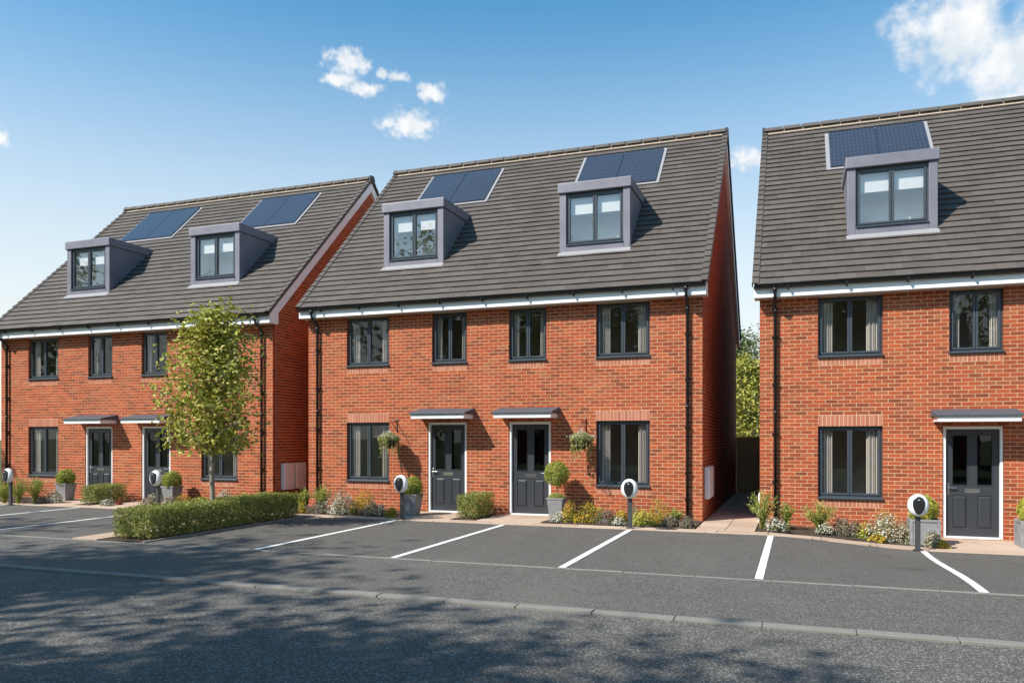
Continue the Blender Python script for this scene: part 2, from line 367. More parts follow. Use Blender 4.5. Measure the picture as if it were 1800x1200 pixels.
# paving slabs
pav = sheet('paving', -25, 11, 14.80, 15.24, -.016, 'joint', .5, **S)
def slab(x0, x1, y0, y1, parent, rnd, t=.0):
    j = .005; b = MB(); z = [gz(x, y)+.006+t+rnd.uniform(-.002, .002) for x, y in ((x0, y0), (x1, y0), (x1, y1), (x0, y1))]
    P = [(x0+j, y0+j), (x1-j, y0+j), (x1-j, y1-j), (x0+j, y1-j)]
    b.hexa([(x, y, zz-.05) for (x, y), zz in zip(P, z)]+[(x, y, zz) for (x, y), zz in zip(P, z)])
    return bevel(link('paving_slab', b.mesh('paving_slab', 'slab'), parent), .004, 1)
rnd = random.Random(5); x = -24.8
while x < 10.6:
    slab(x, x+.9, 14.83, 15.22, pav, rnd); x += .9
stones('paving_edge', 'edging_stone', -24.6, 10.6, .92, 14.775, 14.826, .008, .12, 'slab')
passage = sheet('passage', -1.83, -.74, 15.24, 27.0, -.016, 'joint', .5, **S)
y = 15.24
while y < 26.4:
    slab(-1.83, -1.28, y, y+.6, passage, rnd); slab(-1.28, -.74, y, y+.6, passage, rnd); y += .6
HOUSES = [(-17.31, -.05), (-6.65, 0.0), (4.08, -.14)]
for cx, z0 in HOUSES:
    for s in (-1, 1):
        xa, xb = sorted((cx+s*.30, cx+s*1.72))
        if cx > 0: xa, xb = (xa, xb+.1)
        pad = sheet('door_paving', xa, xb, 15.22, 16.66, -.012, 'joint', .3, **S)
        for i in range(2):
            for k in range(2):
                slab(xa+(xb-xa)*i/2, xa+(xb-xa)*(i+1)/2, 15.24+.71*k, 15.24+.71*(k+1), pad, rnd, .002)
# beds
def bed(x0, x1, y0, y1):
    o = sheet('planting_bed', x0, x1, y0, y1, .004, 'soil', .12, **S)
    r = random.Random(int(x0*100))
    for v in o.data.vertices: v.co.z += r.uniform(-.012, .02)
for cx, z0 in HOUSES:
    bed(cx-5.33 if cx < -10 else cx-4.8, cx-1.73, 15.24, 16.67); bed(cx-.29, cx+.29, 15.24, 16.67); bed(cx+1.84 if cx > 0 else cx+1.73, cx+4.8, 15.24, 16.67)
bed(-12.5, -11.46, 15.24, 27)
# hedge island
isl = bed(-11.2, -10.22, 10.16, 14.79)
ip = sheet('island_paving', -11.78, -11.2, 10.14, 14.80, -.002, 'joint', .3, **S)
yy = 10.15
while yy < 14.4:
    slab(-11.77, -11.21, yy, yy+.93, ip, rnd, .012); yy += .93
stones('island_edging', 'edging_stone', -10.4, -10.4, 1, 10, 10, 0, .1, 'kerb_concrete') if False else None
b = link('island_kerb', MB().box(-10.22, -10.165, 10.15, 14.78, -.15, .022).mesh('island_kerb', 'kerb_concrete'), **S); bevel(b, .008)

# ------------------------------------------------------------------ houses
Y0 = 16.66; HW = 4.8; DEP = 9.5
M_ = .9587; EY, EZ = -.33, 4.90; RY = 4.75; RZ = EZ+(RY-EY)*M_
CS, SN = math.cos(math.atan(M_)), math.sin(math.atan(M_))
def roofz(y): return EZ+(min(y, 2*RY-y)-EY)*M_
WIN = []                                 # openings: kind, x0, x1, z0, z1
for s in (-1, 1):
    def rng(a, b): return (s*b, s*a) if s < 0 else (s*a, s*b)
    WIN += [('wide_low', *rng(2.54, 3.70), .675, 2.10), ('wide_up', *rng(2.54, 3.70), 3.45, 4.64),
            ('narrow_up', *rng(.52, 1.40), 3.45, 4.64), ('door', *rng(.52, 1.51), 0.0, 2.10)]
SOLD = []
for k, x0, x1, z0, z1 in WIN:
    if k == 'wide_low': SOLD += [(x0, x1, .525, .675), (x0, x1, 2.10, 2.325)]
    elif k != 'door': SOLD += [(x0, x1, 3.30, 3.45)]
CUTS = [(a, b, c, d) for _, a, b, c, d in WIN]+SOLD
def cut(iv, holes):
    out = [iv]
    for a, b in holes:
        nx = []
        for p, q in out:
            if b <= p or a >= q: nx.append((p, q)); continue
            if a > p: nx.append((p, a))
            if b < q: nx.append((b, q))
        out = nx
    return out
def front_bricks():
    L = []; r = 0; z = -.15
    r0 = -2
    for r in range(-2, 63):
        zc = r*.075+.0375; off = 0 if r % 2 else -.1125
        holes = [(a-.002, b+.002) for a, b, c, d in CUTS if c < zc < d]
        x = -HW+off
        while x < HW-.01:
            for p, q2 in cut((max(x, -HW), min(x+.2145, HW)), holes):
                if q2-p > .008: L.append((p, q2, r*.075+.0053, r*.075+.0698, abs(q2-p-.2145) < .001))
            x += .225
    return L
def front_mortar():
    xs = sorted({-HW+.004, HW-.004}|{a-.004 for _, a, *_ in WIN}|{q[2]+.004 for q in WIN})
    zs = sorted({-.2, 4.75}|{q[3]-.004 for q in WIN}|{q[4]+.004 for q in WIN})
    b = MB(); yf, yb = .0030, .30
    def solid(x, z): return not any(a-.004 < x < q+.004 and c-.004 < z < d+.004 for _, a, q, c, d in WIN)
    for i in range(len(xs)-1):
        for j in range(len(zs)-1):
            x0, x1, z0, z1 = xs[i], xs[i+1], zs[j], zs[j+1]
            if solid((x0+x1)/2, (z0+z1)/2):
                b.poly([(x0, yf, z0), (x1, yf, z0), (x1, yf, z1), (x0, yf, z1)]); b.poly([(x0, yb, z0), (x0, yb, z1), (x1, yb, z1), (x1, yb, z0)])
    for _, a, q, c, d in WIN:
        a, q, c, d = a-.004, q+.004, c-.004, d+.004
        b.poly([(a, yf, c), (a, yb, c), (a, yb, d), (a, yf, d)]); b.poly([(q, yf, c), (q, yf, d), (q, yb, d), (q, yb, c)])
        b.poly([(a, yf, d), (a, yb, d), (q, yb, d), (q, yf, d)]); b.poly([(a, yf, c), (q, yf, c), (q, yb, c), (a, yb, c)])
    return b
def gable_mortar(s):
    x = s*(HW-.0032); P = [(x, .1, -.2), (x, DEP, -.2), (x, DEP, 4.75), (x, DEP, roofz(DEP)-.07), (x, RY, RZ-.07), (x, .1, roofz(.1)-.07)]
    xi = s*(HW-.3); Q = [(xi, p[1], p[2]) for p in P]
    b = MB(); b.poly(P if s > 0 else P[::-1]); b.poly(Q[::-1] if s > 0 else Q)
    return b
def gable_bricks(s):
    b = MB()
    for r in range(-2, 132):
        z0 = r*.075+.0053; z1 = z0+.0645; off = .11 if r % 2 else .11-.1125
        y = off
        while y < DEP:
            p, q = max(y, .112), min(y+.2145, DEP)
            y += .225
            if q-p < .03: continue
            lim = min(roofz(p), roofz(q))-.09
            if z1 > lim: continue
            j = random.uniform(-.0012, .0012)
            xa, xb = sorted((s*(HW+j), s*(HW-.05))); b.box(xa, xb, p, q, z0, z1, 'l' if s > 0 else 'r')
    return b

CACHE = {}
def cached(k, fn):
    if k not in CACHE: CACHE[k] = fn()
    return CACHE[k]

def window(h, kind, x0, x1, z0, z1):
    W, H = x1-x0, z1-z0; loc = (x0, 0, z0); yf = .075
    def frame():
        b = MB(); f = .052; y0, y1 = yf, yf+.07; zb = .05
        b.box(.002, f, y0, y1, zb, H-.002); b.box(W-f, W-.002, y0, y1, zb, H-.002); b.box(f, W-f, y0, y1, H-f, H-.002); b.box(f, W-f, y0, y1, zb, zb+f-.01)
        b.box(W/2-.018, W/2+.018, y0, y1, zb+f-.01, H-f)
        g = .038                                       # casements stand proud of the frame
        for a, c in ((f-.014, W/2-.006), (W/2+.006, W-f+.014)):
            za, zc = zb+f-.022, H-f+.014
            b.box(a, a+g, y0-.014, y1-.01, za, zc); b.box(c-g, c, y0-.014, y1-.01, za, zc); b.box(a+g, c-g, y0-.014, y1-.01, zc-g, zc); b.box(a+g, c-g, y0-.014, y1-.01, za, za+g)
        return b.mesh('window', 'anthracite')
    o = link('window', cached(('win', kind), frame), h, loc); bevel(o, .004, 1)
    def sill():
        return MB().prism_x([(-.045, .0), (yf+.07, .0), (yf+.07, .052), (yf-.012, .052), (-.045, .034)], -.015, W+.015).mesh('sill', 'anthracite')
    bevel(link('sill', cached(('sill', kind), sill), o), .005, 1)
    def pane(i):
        a, c = ((.078, W/2-.045), (W/2+.045, W-.078))[i]
        return MB().box(a, c, yf+.022, yf+.026, .128, H-.075).mesh('pane', 'glass')
    for i in (0, 1): link('pane', cached(('pane', kind, i), lambda: pane(i)), o)
    def curtain(i):
        b = MB(); n = 26; cw = W*(.185 if kind != 'narrow_up' else .15); a = .06 if i == 0 else W-.06-cw
        for k in range(n+1):
            x = a+cw*k/n; y = yf+.095+.022*math.sin(k*1.55+i)+.012*math.sin(k*.7)
            b.v += [(x, y, .06), (x, y+.004, H-.03)]
        b.f = [(2*k, 2*k+2, 2*k+3, 2*k+1) for k in range(n)]
        return b.mesh('curtain', 'curtain', True)
    for i in (0, 1): link('curtain', cached(('cur', kind, i), lambda: curtain(i)), o)

def door(h, x0, x1, flip):
    W = x1-x0; f = .055
    def fr():
        b = MB(); b.box(.002, f, .02, .12, .0, 2.095); b.box(W-f, W-.002, .02, .12, 0, 2.095); b.box(f, W-f, .02, .12, 2.04, 2.095); return b.mesh('door_frame', 'white_upvc')
    bevel(link('door_frame', cached(('dfr',), fr), h, (x0, 0, 0)), .006, 1)
    link('threshold', cached(('thr',), lambda: MB().box(f, W-f, .0, .13, .0, .035).mesh('threshold', 'white_upvc')), h, (x0, 0, 0))
    y = .075; a, c = f+.004, W-f-.004; z0, z1 = .04, 2.035
    cw = c-a; px = [(a+.115, a+cw/2-.085), (a+cw/2+.085, c-.115)]; zg, zp = (1.0, 1.92), (.19, .80)
    def leaf():
        b = MB(); xs = [a, px[0][0], px[0][1], px[1][0], px[1][1], c]; zs = [z0, zp[0], zp[1], zg[0], zg[1], z1]
        for i in range(5):
            for j in range(5):
                if i in (1, 3) and j == 3: continue
                yy = y+.012 if (i in (1, 3) and j == 1) else y
                b.box(xs[i], xs[i+1], yy, y+.045, zs[j], zs[j+1])
        return b.mesh('door', 'door_paint')
    o = link('door', cached(('dleaf',), leaf), h, (x0, 0, 0))
    for i, (p, q) in enumerate(px):
        def pan():
            m = .045; return MB().hexa([(p+.008, y+.012, zp[0]+.008), (q-.008, y+.012, zp[0]+.008), (q-.008, y+.013, zp[0]+.009), (p+.008, y+.013, zp[0]+.009)]*2).mesh('x', 'door_paint')
        def panel():
            m = .04; b = MB(); O = [(p+.01, zp[0]+.01), (q-.01, zp[0]+.01), (q-.01, zp[1]-.01), (p+.01, zp[1]-.01)]; I = [(p+m, zp[0]+m), (q-m, zp[0]+m), (q-m, zp[1]-m), (p+m, zp[1]-m)]
            b.v = [(X, y+.011, Z) for X, Z in O]+[(X, y-.012, Z) for X, Z in I]
            b.f = [(0, 1, 5, 4), (1, 2, 6, 5), (2, 3, 7, 6), (3, 0, 4, 7), (4, 5, 6, 7)]; return b.mesh('panel', 'door_paint')
        link('panel', cached(('dpan', i), panel), o)
        link('pane', cached(('dgl', i), lambda: MB().box(p, q, y+.02, y+.024, *zg).mesh('pane', 'glass_door')), o)
        def bead():
            b = MB(); t = .013
            for (X0, X1, Z0, Z1) in ((p-t, p, zg[0]-t, zg[1]+t), (q, q+t, zg[0]-t, zg[1]+t), (p, q, zg[0]-t, zg[0]), (p, q, zg[1], zg[1]+t)): b.box(X0, X1, y-.012, y+.001, Z0, Z1)
            return b.mesh('glazing_bead', 'door_paint')
        bevel(link('glazing_bead', cached(('dbead', i), bead), o), .004, 1)
    mid = (a+c)/2
    def plate():
        b = MB().box(mid-.125, mid+.125, y-.008, y, .85, .93).box(mid-.10, mid+.10, y-.014, y-.008, .868, .912); return b.mesh('letter_plate', 'chrome')
    bevel(link('letter_plate', cached(('lp',), plate), o), .004, 1)
    def handle(fl):
        hx = a+.045 if not fl else c-.045; sg = -1 if fl else 1
        b = MB().box(hx-.016, hx+.016, y-.008, y, .80, 1.02); b.box(min(hx, hx+sg*.13), max(hx, hx+sg*.13), y-.05, y-.034, .935, .953); b.box(hx-.01, hx+.01, y-.05, y-.008, .934, .954); return b.mesh('handle', 'chrome')
    bevel(link('handle', cached(('hd', flip), lambda: handle(flip)), o), .004, 2)

def canopy(h, xc):
    def body(): return MB().box(-.66, .66, -.55, -.002, 2.17, 2.272).mesh('door_canopy', 'white_upvc')
    o = bevel(link('door_canopy', cached(('can',), body), h, (xc, 0, 0)), .008, 2)
    def top():
        return MB().prism_x([(-.585, 2.268), (-.585, 2.308), (-.0, 2.415), (-.0, 2.275)][::-1], -.70, .70).mesh('canopy_top', 'canopy_top')
    bevel(link('canopy_top', cached(('cant',), top), o), .007, 2)

DX = 2.30; DW = .825; DY = .79; DZ0 = roofz(.79); DZ1 = 7.36
def dormer(h, xc):
    # body: face frame and two cheeks
    def body():
        b = MB(); wl, wr = -DW+.16, DW-.16; z0 = DZ0-.10; zs = DZ0+.17
        b.box(-DW, wl, DY, DY+.14, z0, DZ1); b.box(wr, DW, DY, DY+.14, z0, DZ1); b.box(wl, wr, DY, DY+.14, z0, zs)
        yb = EY+(DZ1-EZ)/M_+.15
        for s in (-1, 1):
            xa, xb = sorted((s*DW, s*(DW-.07)))
            b.prism_x([(DY+.14, DZ0-.1), (DY+.14+.05, DZ0-.1), (yb, DZ1-.05), (yb, DZ1), (DY+.14, DZ1)], xa, xb)
        return b.mesh('dormer', 'zinc')
    o = bevel(link('dormer', cached(('dbody',), body), h, (xc, 0, 0)), .01, 2)
    def apron():
        b = MB(); y1 = DY-.0; y0 = DY-.13; z = lambda y: roofz(y)+.045
        b.hexa([(-DW-.02, y0, z(y0)), (DW+.02, y0, z(y0)), (DW+.02, y1+.02, z(y1)), (-DW-.02, y1+.02, z(y1)), (-DW-.02, y0, z(y0)+.012), (DW+.02, y0, z(y0)+.012), (DW+.02, y1+.02, z(y1)+.014), (-DW-.02, y1+.02, z(y1)+.014)])
        return b.mesh('apron_flashing', 'flashing')
    link('apron_flashing', cached(('apr',), apron), o)
    def rf():
        yb = EY+(DZ1+.24-EZ)/M_+.06
        return MB().prism_x([(DY-.045, DZ1), (yb-.2, DZ1), (yb, DZ1+.24), (DY-.045, DZ1+.235)], -DW-.035, DW+.035).mesh('dormer_roof', 'zinc')
    bevel(link('dormer_roof', cached(('drf',), rf), o), .02, 3)
    x0, x1 = -DW+.16, DW-.16; W = x1-x0; z0 = DZ0+.17; H = DZ1-z0; y = DY+.055
    def frame():
        b = MB(); f = .055; y1 = y+.07; zb = z0+.03
        b.box(x0, x0+f, y, y1, zb, DZ1); b.box(x1-f, x1, y, y1, zb, DZ1); b.box(x0+f, x1-f, y, y1, DZ1-f-.02, DZ1); b.box(x0+f, x1-f, y, y1, zb, zb+f); b.box(-.02, .02, y, y1, zb+f, DZ1-f-.02)
        g = .042
        for a, c in ((x0+f-.014, -.006), (.006, x1-f+.014)):
            za, zc = zb+f-.016, DZ1-f-.004
            b.box(a, a+g, y-.014, y1-.01, za, zc); b.box(c-g, c, y-.014, y1-.01, za, zc); b.box(a+g, c-g, y-.014, y1-.01, zc-g, zc); b.box(a+g, c-g, y-.014, y1-.01, za, za+g)
        return b.mesh('window_frame', 'anthracite')
    bevel(link('window_frame', cached(('dwf',), frame), o), .004, 1)
    bevel(link('sill', cached(('dws',), lambda: MB().box(x0-.0, x1+.0, DY-.03, y+.07, z0+.001, z0+.03).mesh('sill', 'anthracite')), o), .005, 1)
    for i, (a, c) in enumerate(((x0+.08, -.045), (.045, x1-.08))):
        link('pane', cached(('dwp', i), lambda: MB().box(a, c, y+.022, y+.026, z0+.11, DZ1-.10).mesh('pane', 'glass_coated')), o)
        link('blind', cached(('dwb', i), lambda: MB().box(a+.0, c-.0, y+.10, y+.104, DZ1-.47, DZ1-.02).mesh('blind', 'blind')), o)

def solar(h, xc, dx):
    def pt(x, y, n): return (x, y-SN*n, roofz(y)+CS*n)
    ya, yb = 2.93, 4.33
    def fr():
        b = MB(); a, c = -1.13, 1.13
        b.hexa([pt(a, ya, .03), pt(c, ya, .03), pt(c, yb, .03), pt(a, yb, .03), pt(a, ya, .052), pt(c, ya, .052), pt(c, yb, .052), pt(a, yb, .052)]); return b.mesh('solar_array', 'flashing')
    o = link('solar_array', cached(('sf',), fr), h, (xc, 0, 0))
    for i, (a, c) in enumerate(((-1.045, -.008), (.008, 1.045))):
        def pan(): b = MB(); b.hexa([pt(a, ya+.06, .056), pt(c, ya+.06, .056), pt(c, yb-.03, .056), pt(a, yb-.03, .056), pt(a, ya+.06, .085), pt(c, ya+.06, .085), pt(c, yb-.03, .085), pt(a, yb-.03, .085)]); return b.mesh('solar_panel', 'solar')
        link('solar_panel', cached(('sp', i), pan), o)

NC = 31; GA = math.hypot(RY-EY, RZ-EZ)/NC; TW = .33
def rp(x, s, n): return (x, EY+CS*s-SN*n, EZ+SN*s+CS*n)
RW = 4.90
def tile_pts(x0, x1, s0, s1, dn=0):
    j = .0012
    return [rp(x0+j, s0, .012+dn), rp(x1-j, s0, .012+dn), rp(x1-j, s1, -.012), rp(x0+j, s1, -.012), rp(x0+j, s0, .048+dn), rp(x1-j, s0, .048+dn), rp(x1-j, s1, .010), rp(x0+j, s1, .010)]
def tiles():
    L = []
    for r in range(NC):
        s0 = r*GA-.02; s1 = s0+GA+.05
        if r == NC-1: s1 = s0+GA-.01
        x = -RW+.06+(0 if r % 2 else -TW/2)
        while x < RW-.06:
            p, q = max(x, -RW+.06), min(x+TW, RW-.06); full = abs(q-p-TW) < .001
            ym = EY+CS*(s0+GA*.5); ok = True
            segs = [(p, q)]
            for dx in (-DX, DX):
                if DY+.03 < ym < 2.32:
                    ns = []
                    for a, c in segs:
                        ns += cut((a, c), [(dx-DW+.02, dx+DW-.02)])
                    segs = ns
            for a, c in segs:
                if c-a > .015: L.append((a, c, s0, s1, full and (a, c) == (p, q) and r < NC-1, r))
            x += TW
    return L

def roof(h, near, lim):
    # deck with openings under the dormers
    def deck():
        b = MB(); xs = [-RW+.03, -DX-.7, -DX+.7, DX-.7, DX+.7, RW-.03]; ss_ = [0.02, 1.75, 3.4, NC*GA-.01]
        for i in range(5):
            for j in range(3):
                if i in (1, 3) and j == 1: continue
                b.hexa([rp(xs[i], ss_[j], -.07), rp(xs[i+1], ss_[j], -.07), rp(xs[i+1], ss_[j+1], -.07), rp(xs[i], ss_[j+1], -.07),
                        rp(xs[i], ss_[j], -.015), rp(xs[i+1], ss_[j], -.015), rp(xs[i+1], ss_[j+1], -.015), rp(xs[i], ss_[j+1], -.015)])
        yb = 2*RY-EY; a, c = -RW+.03, RW-.03
        b.hexa([(a, RY, RZ-.08), (c, RY, RZ-.08), (c, yb, EZ-.08), (a, yb, EZ-.08), (a, RY, RZ), (c, RY, RZ), (c, yb, EZ), (a, yb, EZ)])
        return b.mesh('roof', 'deck')
    o = link('roof', cached(('deck',), deck), h)
    T = tiles(); cx, cy, cz = h.location
    def dist(t): x, y, z = rp((t[0]+t[1])/2, t[2], 0); return (Vector((x+cx, y+cy, z+cz))-CAM).length
    cand = sorted([t for t in T if t[4] and t[0]+cx < lim], key=dist)[:300]; pick = set(id(t) for t in cand)
    me = cached(('tile',), lambda: MB().hexa(tile_pts(0, TW, 0, GA+.05)).mesh('roof_tile', 'tile'))
    rnd = random.Random(int(cx*10))
    for t in cand:
        dn = rnd.uniform(-.003, .003)
        ob = link('roof_tile', me, o, (t[0], CS*t[2]-SN*dn, SN*t[2]+CS*dn))
    b = MB()
    for t in T:
        if id(t) in pick: continue
        b.hexa(tile_pts(t[0], t[1], t[2], t[3], rnd.uniform(-.003, .003)))
    link('roof_tiling', b.mesh('roof_tiling', 'tile'), o, kind='stuff')
    # back slope, coursed
    def back():
        b = MB()
        for r in range(NC):
            for k in range(15):
                P = tile_pts(-RW+.06+k*.652, -RW+.06+(k+1)*.652, r*GA-.02, (r+1)*GA+.03)
                P = [(x, 2*RY-y, z) for x, y, z in P]; P = [P[1], P[0], P[3], P[2], P[5], P[4], P[7], P[6]]
                b.hexa(P)
        return b.mesh('back_roof_tiling', 'tile')
    link('back_roof_tiling', cached(('back',), back), o, kind='stuff')
    # ridge tiles on a mortar bed
    def rbed():
        return MB().prism_x([(RY-.145, RZ-.09), (RY+.145, RZ-.095), (RY+.03, RZ+.055), (RY-.03, RZ+.055)], -RW+.03, RW-.03).mesh('ridge_bed', 'ridge_mortar')
    link('ridge_bed', cached(('rbed',), rbed), o)
    n = 22; L = 2*(RW-.02)/n
    def rt():
        b = MB(); P = []; I = []
        for k in range(9):
            a = math.pi*(k/8); P.append((-.165*math.cos(a), .12*math.sin(a)-.045 if 0 < k < 8 else -.05)); I.append((-.145*math.cos(a), .10*math.sin(a)-.05))
        prof = P+I[::-1]; m = len(P)
        x0, x1 = .011, L-.011; N_ = len(prof)
        b.v = [(x0, y, z) for y, z in prof]+[(x1, y, z) for y, z in prof]
        for i in range(N_): j = (i+1) % N_; b.f.append((i, j, N_+j, N_+i))
        for i in range(m-1): b.f.append((i, N_-1-i, N_-2-i, i+1)); b.f.append((N_+i, N_+i+1, N_+N_-2-i, N_+N_-1-i))
        return b.mesh('ridge_tile', 'ridge')
    me = cached(('rt',), rt)
    for k in range(n): link('ridge_tile', me, o, (-RW+.02+k*L, RY, RZ+.035+rnd.uniform(-.003, .003)))
    # dry verge units, each stepping over the next
    for s in (-1, 1):
        def vg(s=s):
            b = MB(); x0, x1 = (0, .115) if s > 0 else (-.115, 0)
            b.hexa([rp(x0, 0, .036), rp(x1, 0, .036), rp(x1, GA+.03, .012), rp(x0, GA+.03, .012), rp(x0, 0, .062), rp(x1, 0, .062), rp(x1, GA+.03, .034), rp(x0, GA+.03, .034)])
            xa, xb = (x1, x1+.02) if s > 0 else (x0-.02, x0)
            b.hexa([rp(xa, 0, -.035), rp(xb, 0, -.035), rp(xb, GA+.002, -.035), rp(xa, GA+.002, -.035), rp(xa, 0, .062), rp(xb, 0, .062), rp(xb, GA+.002, .036), rp(xa, GA+.002, .036)])
            return b
        me = cached(('vg', s), lambda: vg().mesh('verge_tile', 'tile'))
        mb = cached(('vgb', s), lambda: (lambda q: (setattr(q, 'v', [(x, 2*RY-y, z) for x, y, z in q.v]), q)[1])(vg()).mesh('verge_tile', 'verge'))
        xo = s*(RW-.10)
        for r in range(NC):
            link('verge_tile', me, o, (xo, CS*r*GA, SN*r*GA))
        for r in range(NC): link('verge_tile', mb, o, (xo, -CS*r*GA, SN*r*GA))
        # black end cap of the ridge
        def cap(s=s):
            b = MB(); xa, xb = sorted((s*(RW+.035), s*(RW-.03))); return b.prism_x([(RY-.13, RZ-.12), (RY+.13, RZ-.12), (RY+.15, RZ+.02), (RY+.08, RZ+.115), (RY-.08, RZ+.115), (RY-.15, RZ+.02)], xa, xb).mesh('ridge_end_cap', 'verge')
        link('ridge_end_cap', cached(('cap', s), cap), o)

def house(cx, z0, label, near_lim):
    h = link('semi_detached_house', None, None, (cx, Y0, z0), label=label, category='house', group='red brick houses in a row')
    wall = link('wall', cached(('mortar',), lambda: front_mortar().mesh('wall', 'mortar')), h)
    B = front_bricks()
    def dist(b): return (Vector(((b[0]+b[1])/2+cx, Y0, b[2]+z0))-CAM).length
    cand = sorted([b for b in B if b[4] and b[1]+cx < near_lim and .5 < b[2] < 4.5], key=dist)[:300]; pick = set(id(b) for b in cand)
    me = cached(('brick',), lambda: MB().box(0, .2145, 0, .1, 0, .0645, 'k').mesh('brick', 'brick'))
    rnd = random.Random(int(cx*7))
    for b in cand: link('brick', me, wall, (b[0]+rnd.uniform(-.001, .001), rnd.uniform(-.0012, .0010), b[2]+rnd.uniform(-.001, .001)))
    m = MB()
    for b in B:
        if id(b) in pick: continue
        j = rnd.uniform(-.0012, .0010); m.box(b[0], b[1], j, .1, b[2], b[3], 'k')
    link('brickwork', m.mesh('brickwork', 'brick'), wall, kind='stuff')
    for x0, x1, za, zb in SOLD:
        n = round((x1-x0)/.075); p = (x1-x0)/n; H = zb-za
        me = cached(('sold', round(p, 4), round(H, 3)), lambda: MB().box(.006, p-.006, 0, .1, .006, H-.006, 'k').mesh('soldier_brick', 'soldier'))
        for k in range(n): link('soldier_brick', me, wall, (x0+k*p, rnd.uniform(-.0015, .0015), za))
    for s in (-1, 1):
        g = link('gable_wall', cached(('gm', s), lambda: gable_mortar(s).mesh('gable_wall', 'mortar')), h)
        link('brickwork', cached(('gb', s), lambda: gable_bricks(s).mesh('brickwork', 'brick')), g, kind='stuff')
    link('back_wall', cached(('bw',), lambda: MB().box(-HW+.01, HW-.01, DEP-.2, DEP-.01, -.2, 4.9).mesh('back_wall', 'brick')), h)
    # rooms behind the windows
    def rooms():
        b = MB(); W = HW-.32
        for za, zb in ((.0, 2.5), (2.6, 4.78)):
            b.poly([(-W, .3, za), (W, .3, za), (W, 1.9, za), (-W, 1.9, za)]); b.poly([(-W, .3, zb), (-W, 1.9, zb), (W, 1.9, zb), (W, .3, zb)])
            b.poly([(-W, 1.9, za), (W, 1.9, za), (W, 1.9, zb), (-W, 1.9, zb)])
            for x in (-W, -1.9, -.05, .05, 1.9, W): b.poly([(x, .3, za), (x, 1.9, za), (x, 1.9, zb), (x, .3, zb)])
        return b.mesh('room_lining', 'lining')
    link('room_lining', cached(('rooms',), rooms), h)
    def attic():
        b = MB()
        for x in (-DX, DX):
            b.poly([(x-.74, 1.45, 6.0), (x+.74, 1.45, 6.0), (x+.74, 1.45, 7.4), (x-.74, 1.45, 7.4)]); b.poly([(x-.74, .8, 6.05), (x+.74, .8, 6.05), (x+.74, 1.45, 6.05), (x-.74, 1.45, 6.05)])
            b.poly([(x-.745, .9, 6.0), (x-.745, 1.45, 6.0), (x-.745, 1.45, 7.36), (x-.745, .9, 7.36)]); b.poly([(x+.745, .9, 6.0), (x+.745, .9, 7.36), (x+.745, 1.45, 7.36), (x+.745, 1.45, 6.0)])
        return b.mesh('dormer_lining', 'attic_lining')
    link('dormer_lining', cached(('attic',), attic), h)
    for i, (k, x0, x1, za, zb) in enumerate(WIN):
        if k == 'door': door(h, x0, x1, i > 3); canopy(h, (x0+x1)/2)
        else: window(h, k, x0, x1, za, zb)
    roof(h, None, near_lim)
    for s in (-1, 1): dormer(h, s*DX); solar(h, s*DX-.02, 0)
    # fascia, soffit, box ends, bargeboards
    def fas():
        b = MB(); b.box(-HW-.095, HW+.095, -.262, -.24, 4.66, 4.875); b.box(-HW-.095, HW+.095, -.268, -.262, 4.66, 4.70); return b.mesh('fascia', 'white_upvc')
    bevel(link('fascia', cached(('fas',), fas), h), .004, 1)
    link('soffit', cached(('sof',), lambda: MB().box(-HW-.04, HW+.04, -.24, .0, 4.664, 4.68).mesh('soffit', 'white_upvc')), h)
    for s in (-1, 1):
        xa, xb = sorted((s*(HW+.002), s*(HW+.095)))
        def box_end(): return MB().prism_x([(-.24, 4.66), (.10, 4.66), (.10, roofz(.1)-.19), (.10, roofz(.1)-.06), (-.24, roofz(-.24)-.06)], xa, xb).mesh('box_end', 'white_upvc')
        link('box_end', cached(('be', s), box_end), h)
        def barge():
            b = MB(); u = .075
            b.prism_x([(.102, roofz(.102)-.36), (RY, RZ-.36), (RY, RZ-u), (.102, roofz(.102)-u)], xa, xb)
            b.prism_x([(RY+.001, RZ-.36), (2*RY+.25, roofz(2*RY+.25)-.36), (2*RY+.25, roofz(2*RY+.25)-u), (RY+.001, RZ-u)], xa, xb)
            return b.mesh('bargeboard', 'white_upvc')
        link('bargeboard', cached(('bg', s), barge), h)
    # gutter: half round trough with brackets, downpipes with swan necks
    def gut():
        b = MB(); N_ = 8; r, ri = .05, .044; cy, cz = -.315, 4.880
        P = [(cy-r*math.cos(math.pi*k/N_), cz-r*math.sin(math.pi*k/N_)) for k in range(N_+1)]+[(cy+ri*math.cos(math.pi*k/N_), cz-ri*math.sin(math.pi*k/N_)) for k in range(N_+1)]
        x0, x1 = -HW-.10, HW+.10; n = len(P)
        b.v = [(x0, y, z) for y, z in P]+[(x1, y, z) for y, z in P]
        for i in range(n): j = (i+1) % n; b.f.append((i, j, n+j, n+i))
        for xx in (x0, x1): b.poly([(xx, y, z) for y, z in P[:N_+1]])
        return b.mesh('gutter', 'black_pipe', False)
    g = link('gutter', cached(('gut',), gut), h)
    def br(): return MB().box(-.014, .014, -.372, -.262, 4.806, 4.828).box(-.014, .014, -.374, -.366, 4.82, 4.885).box(-.014, .014, -.275, -.2645, 4.79, 4.87).mesh('gutter_bracket', 'black_pipe')
    for k in range(9): link('gutter_bracket', cached(('gbk',), br), g, (-4.25+k*1.06, 0, 0))
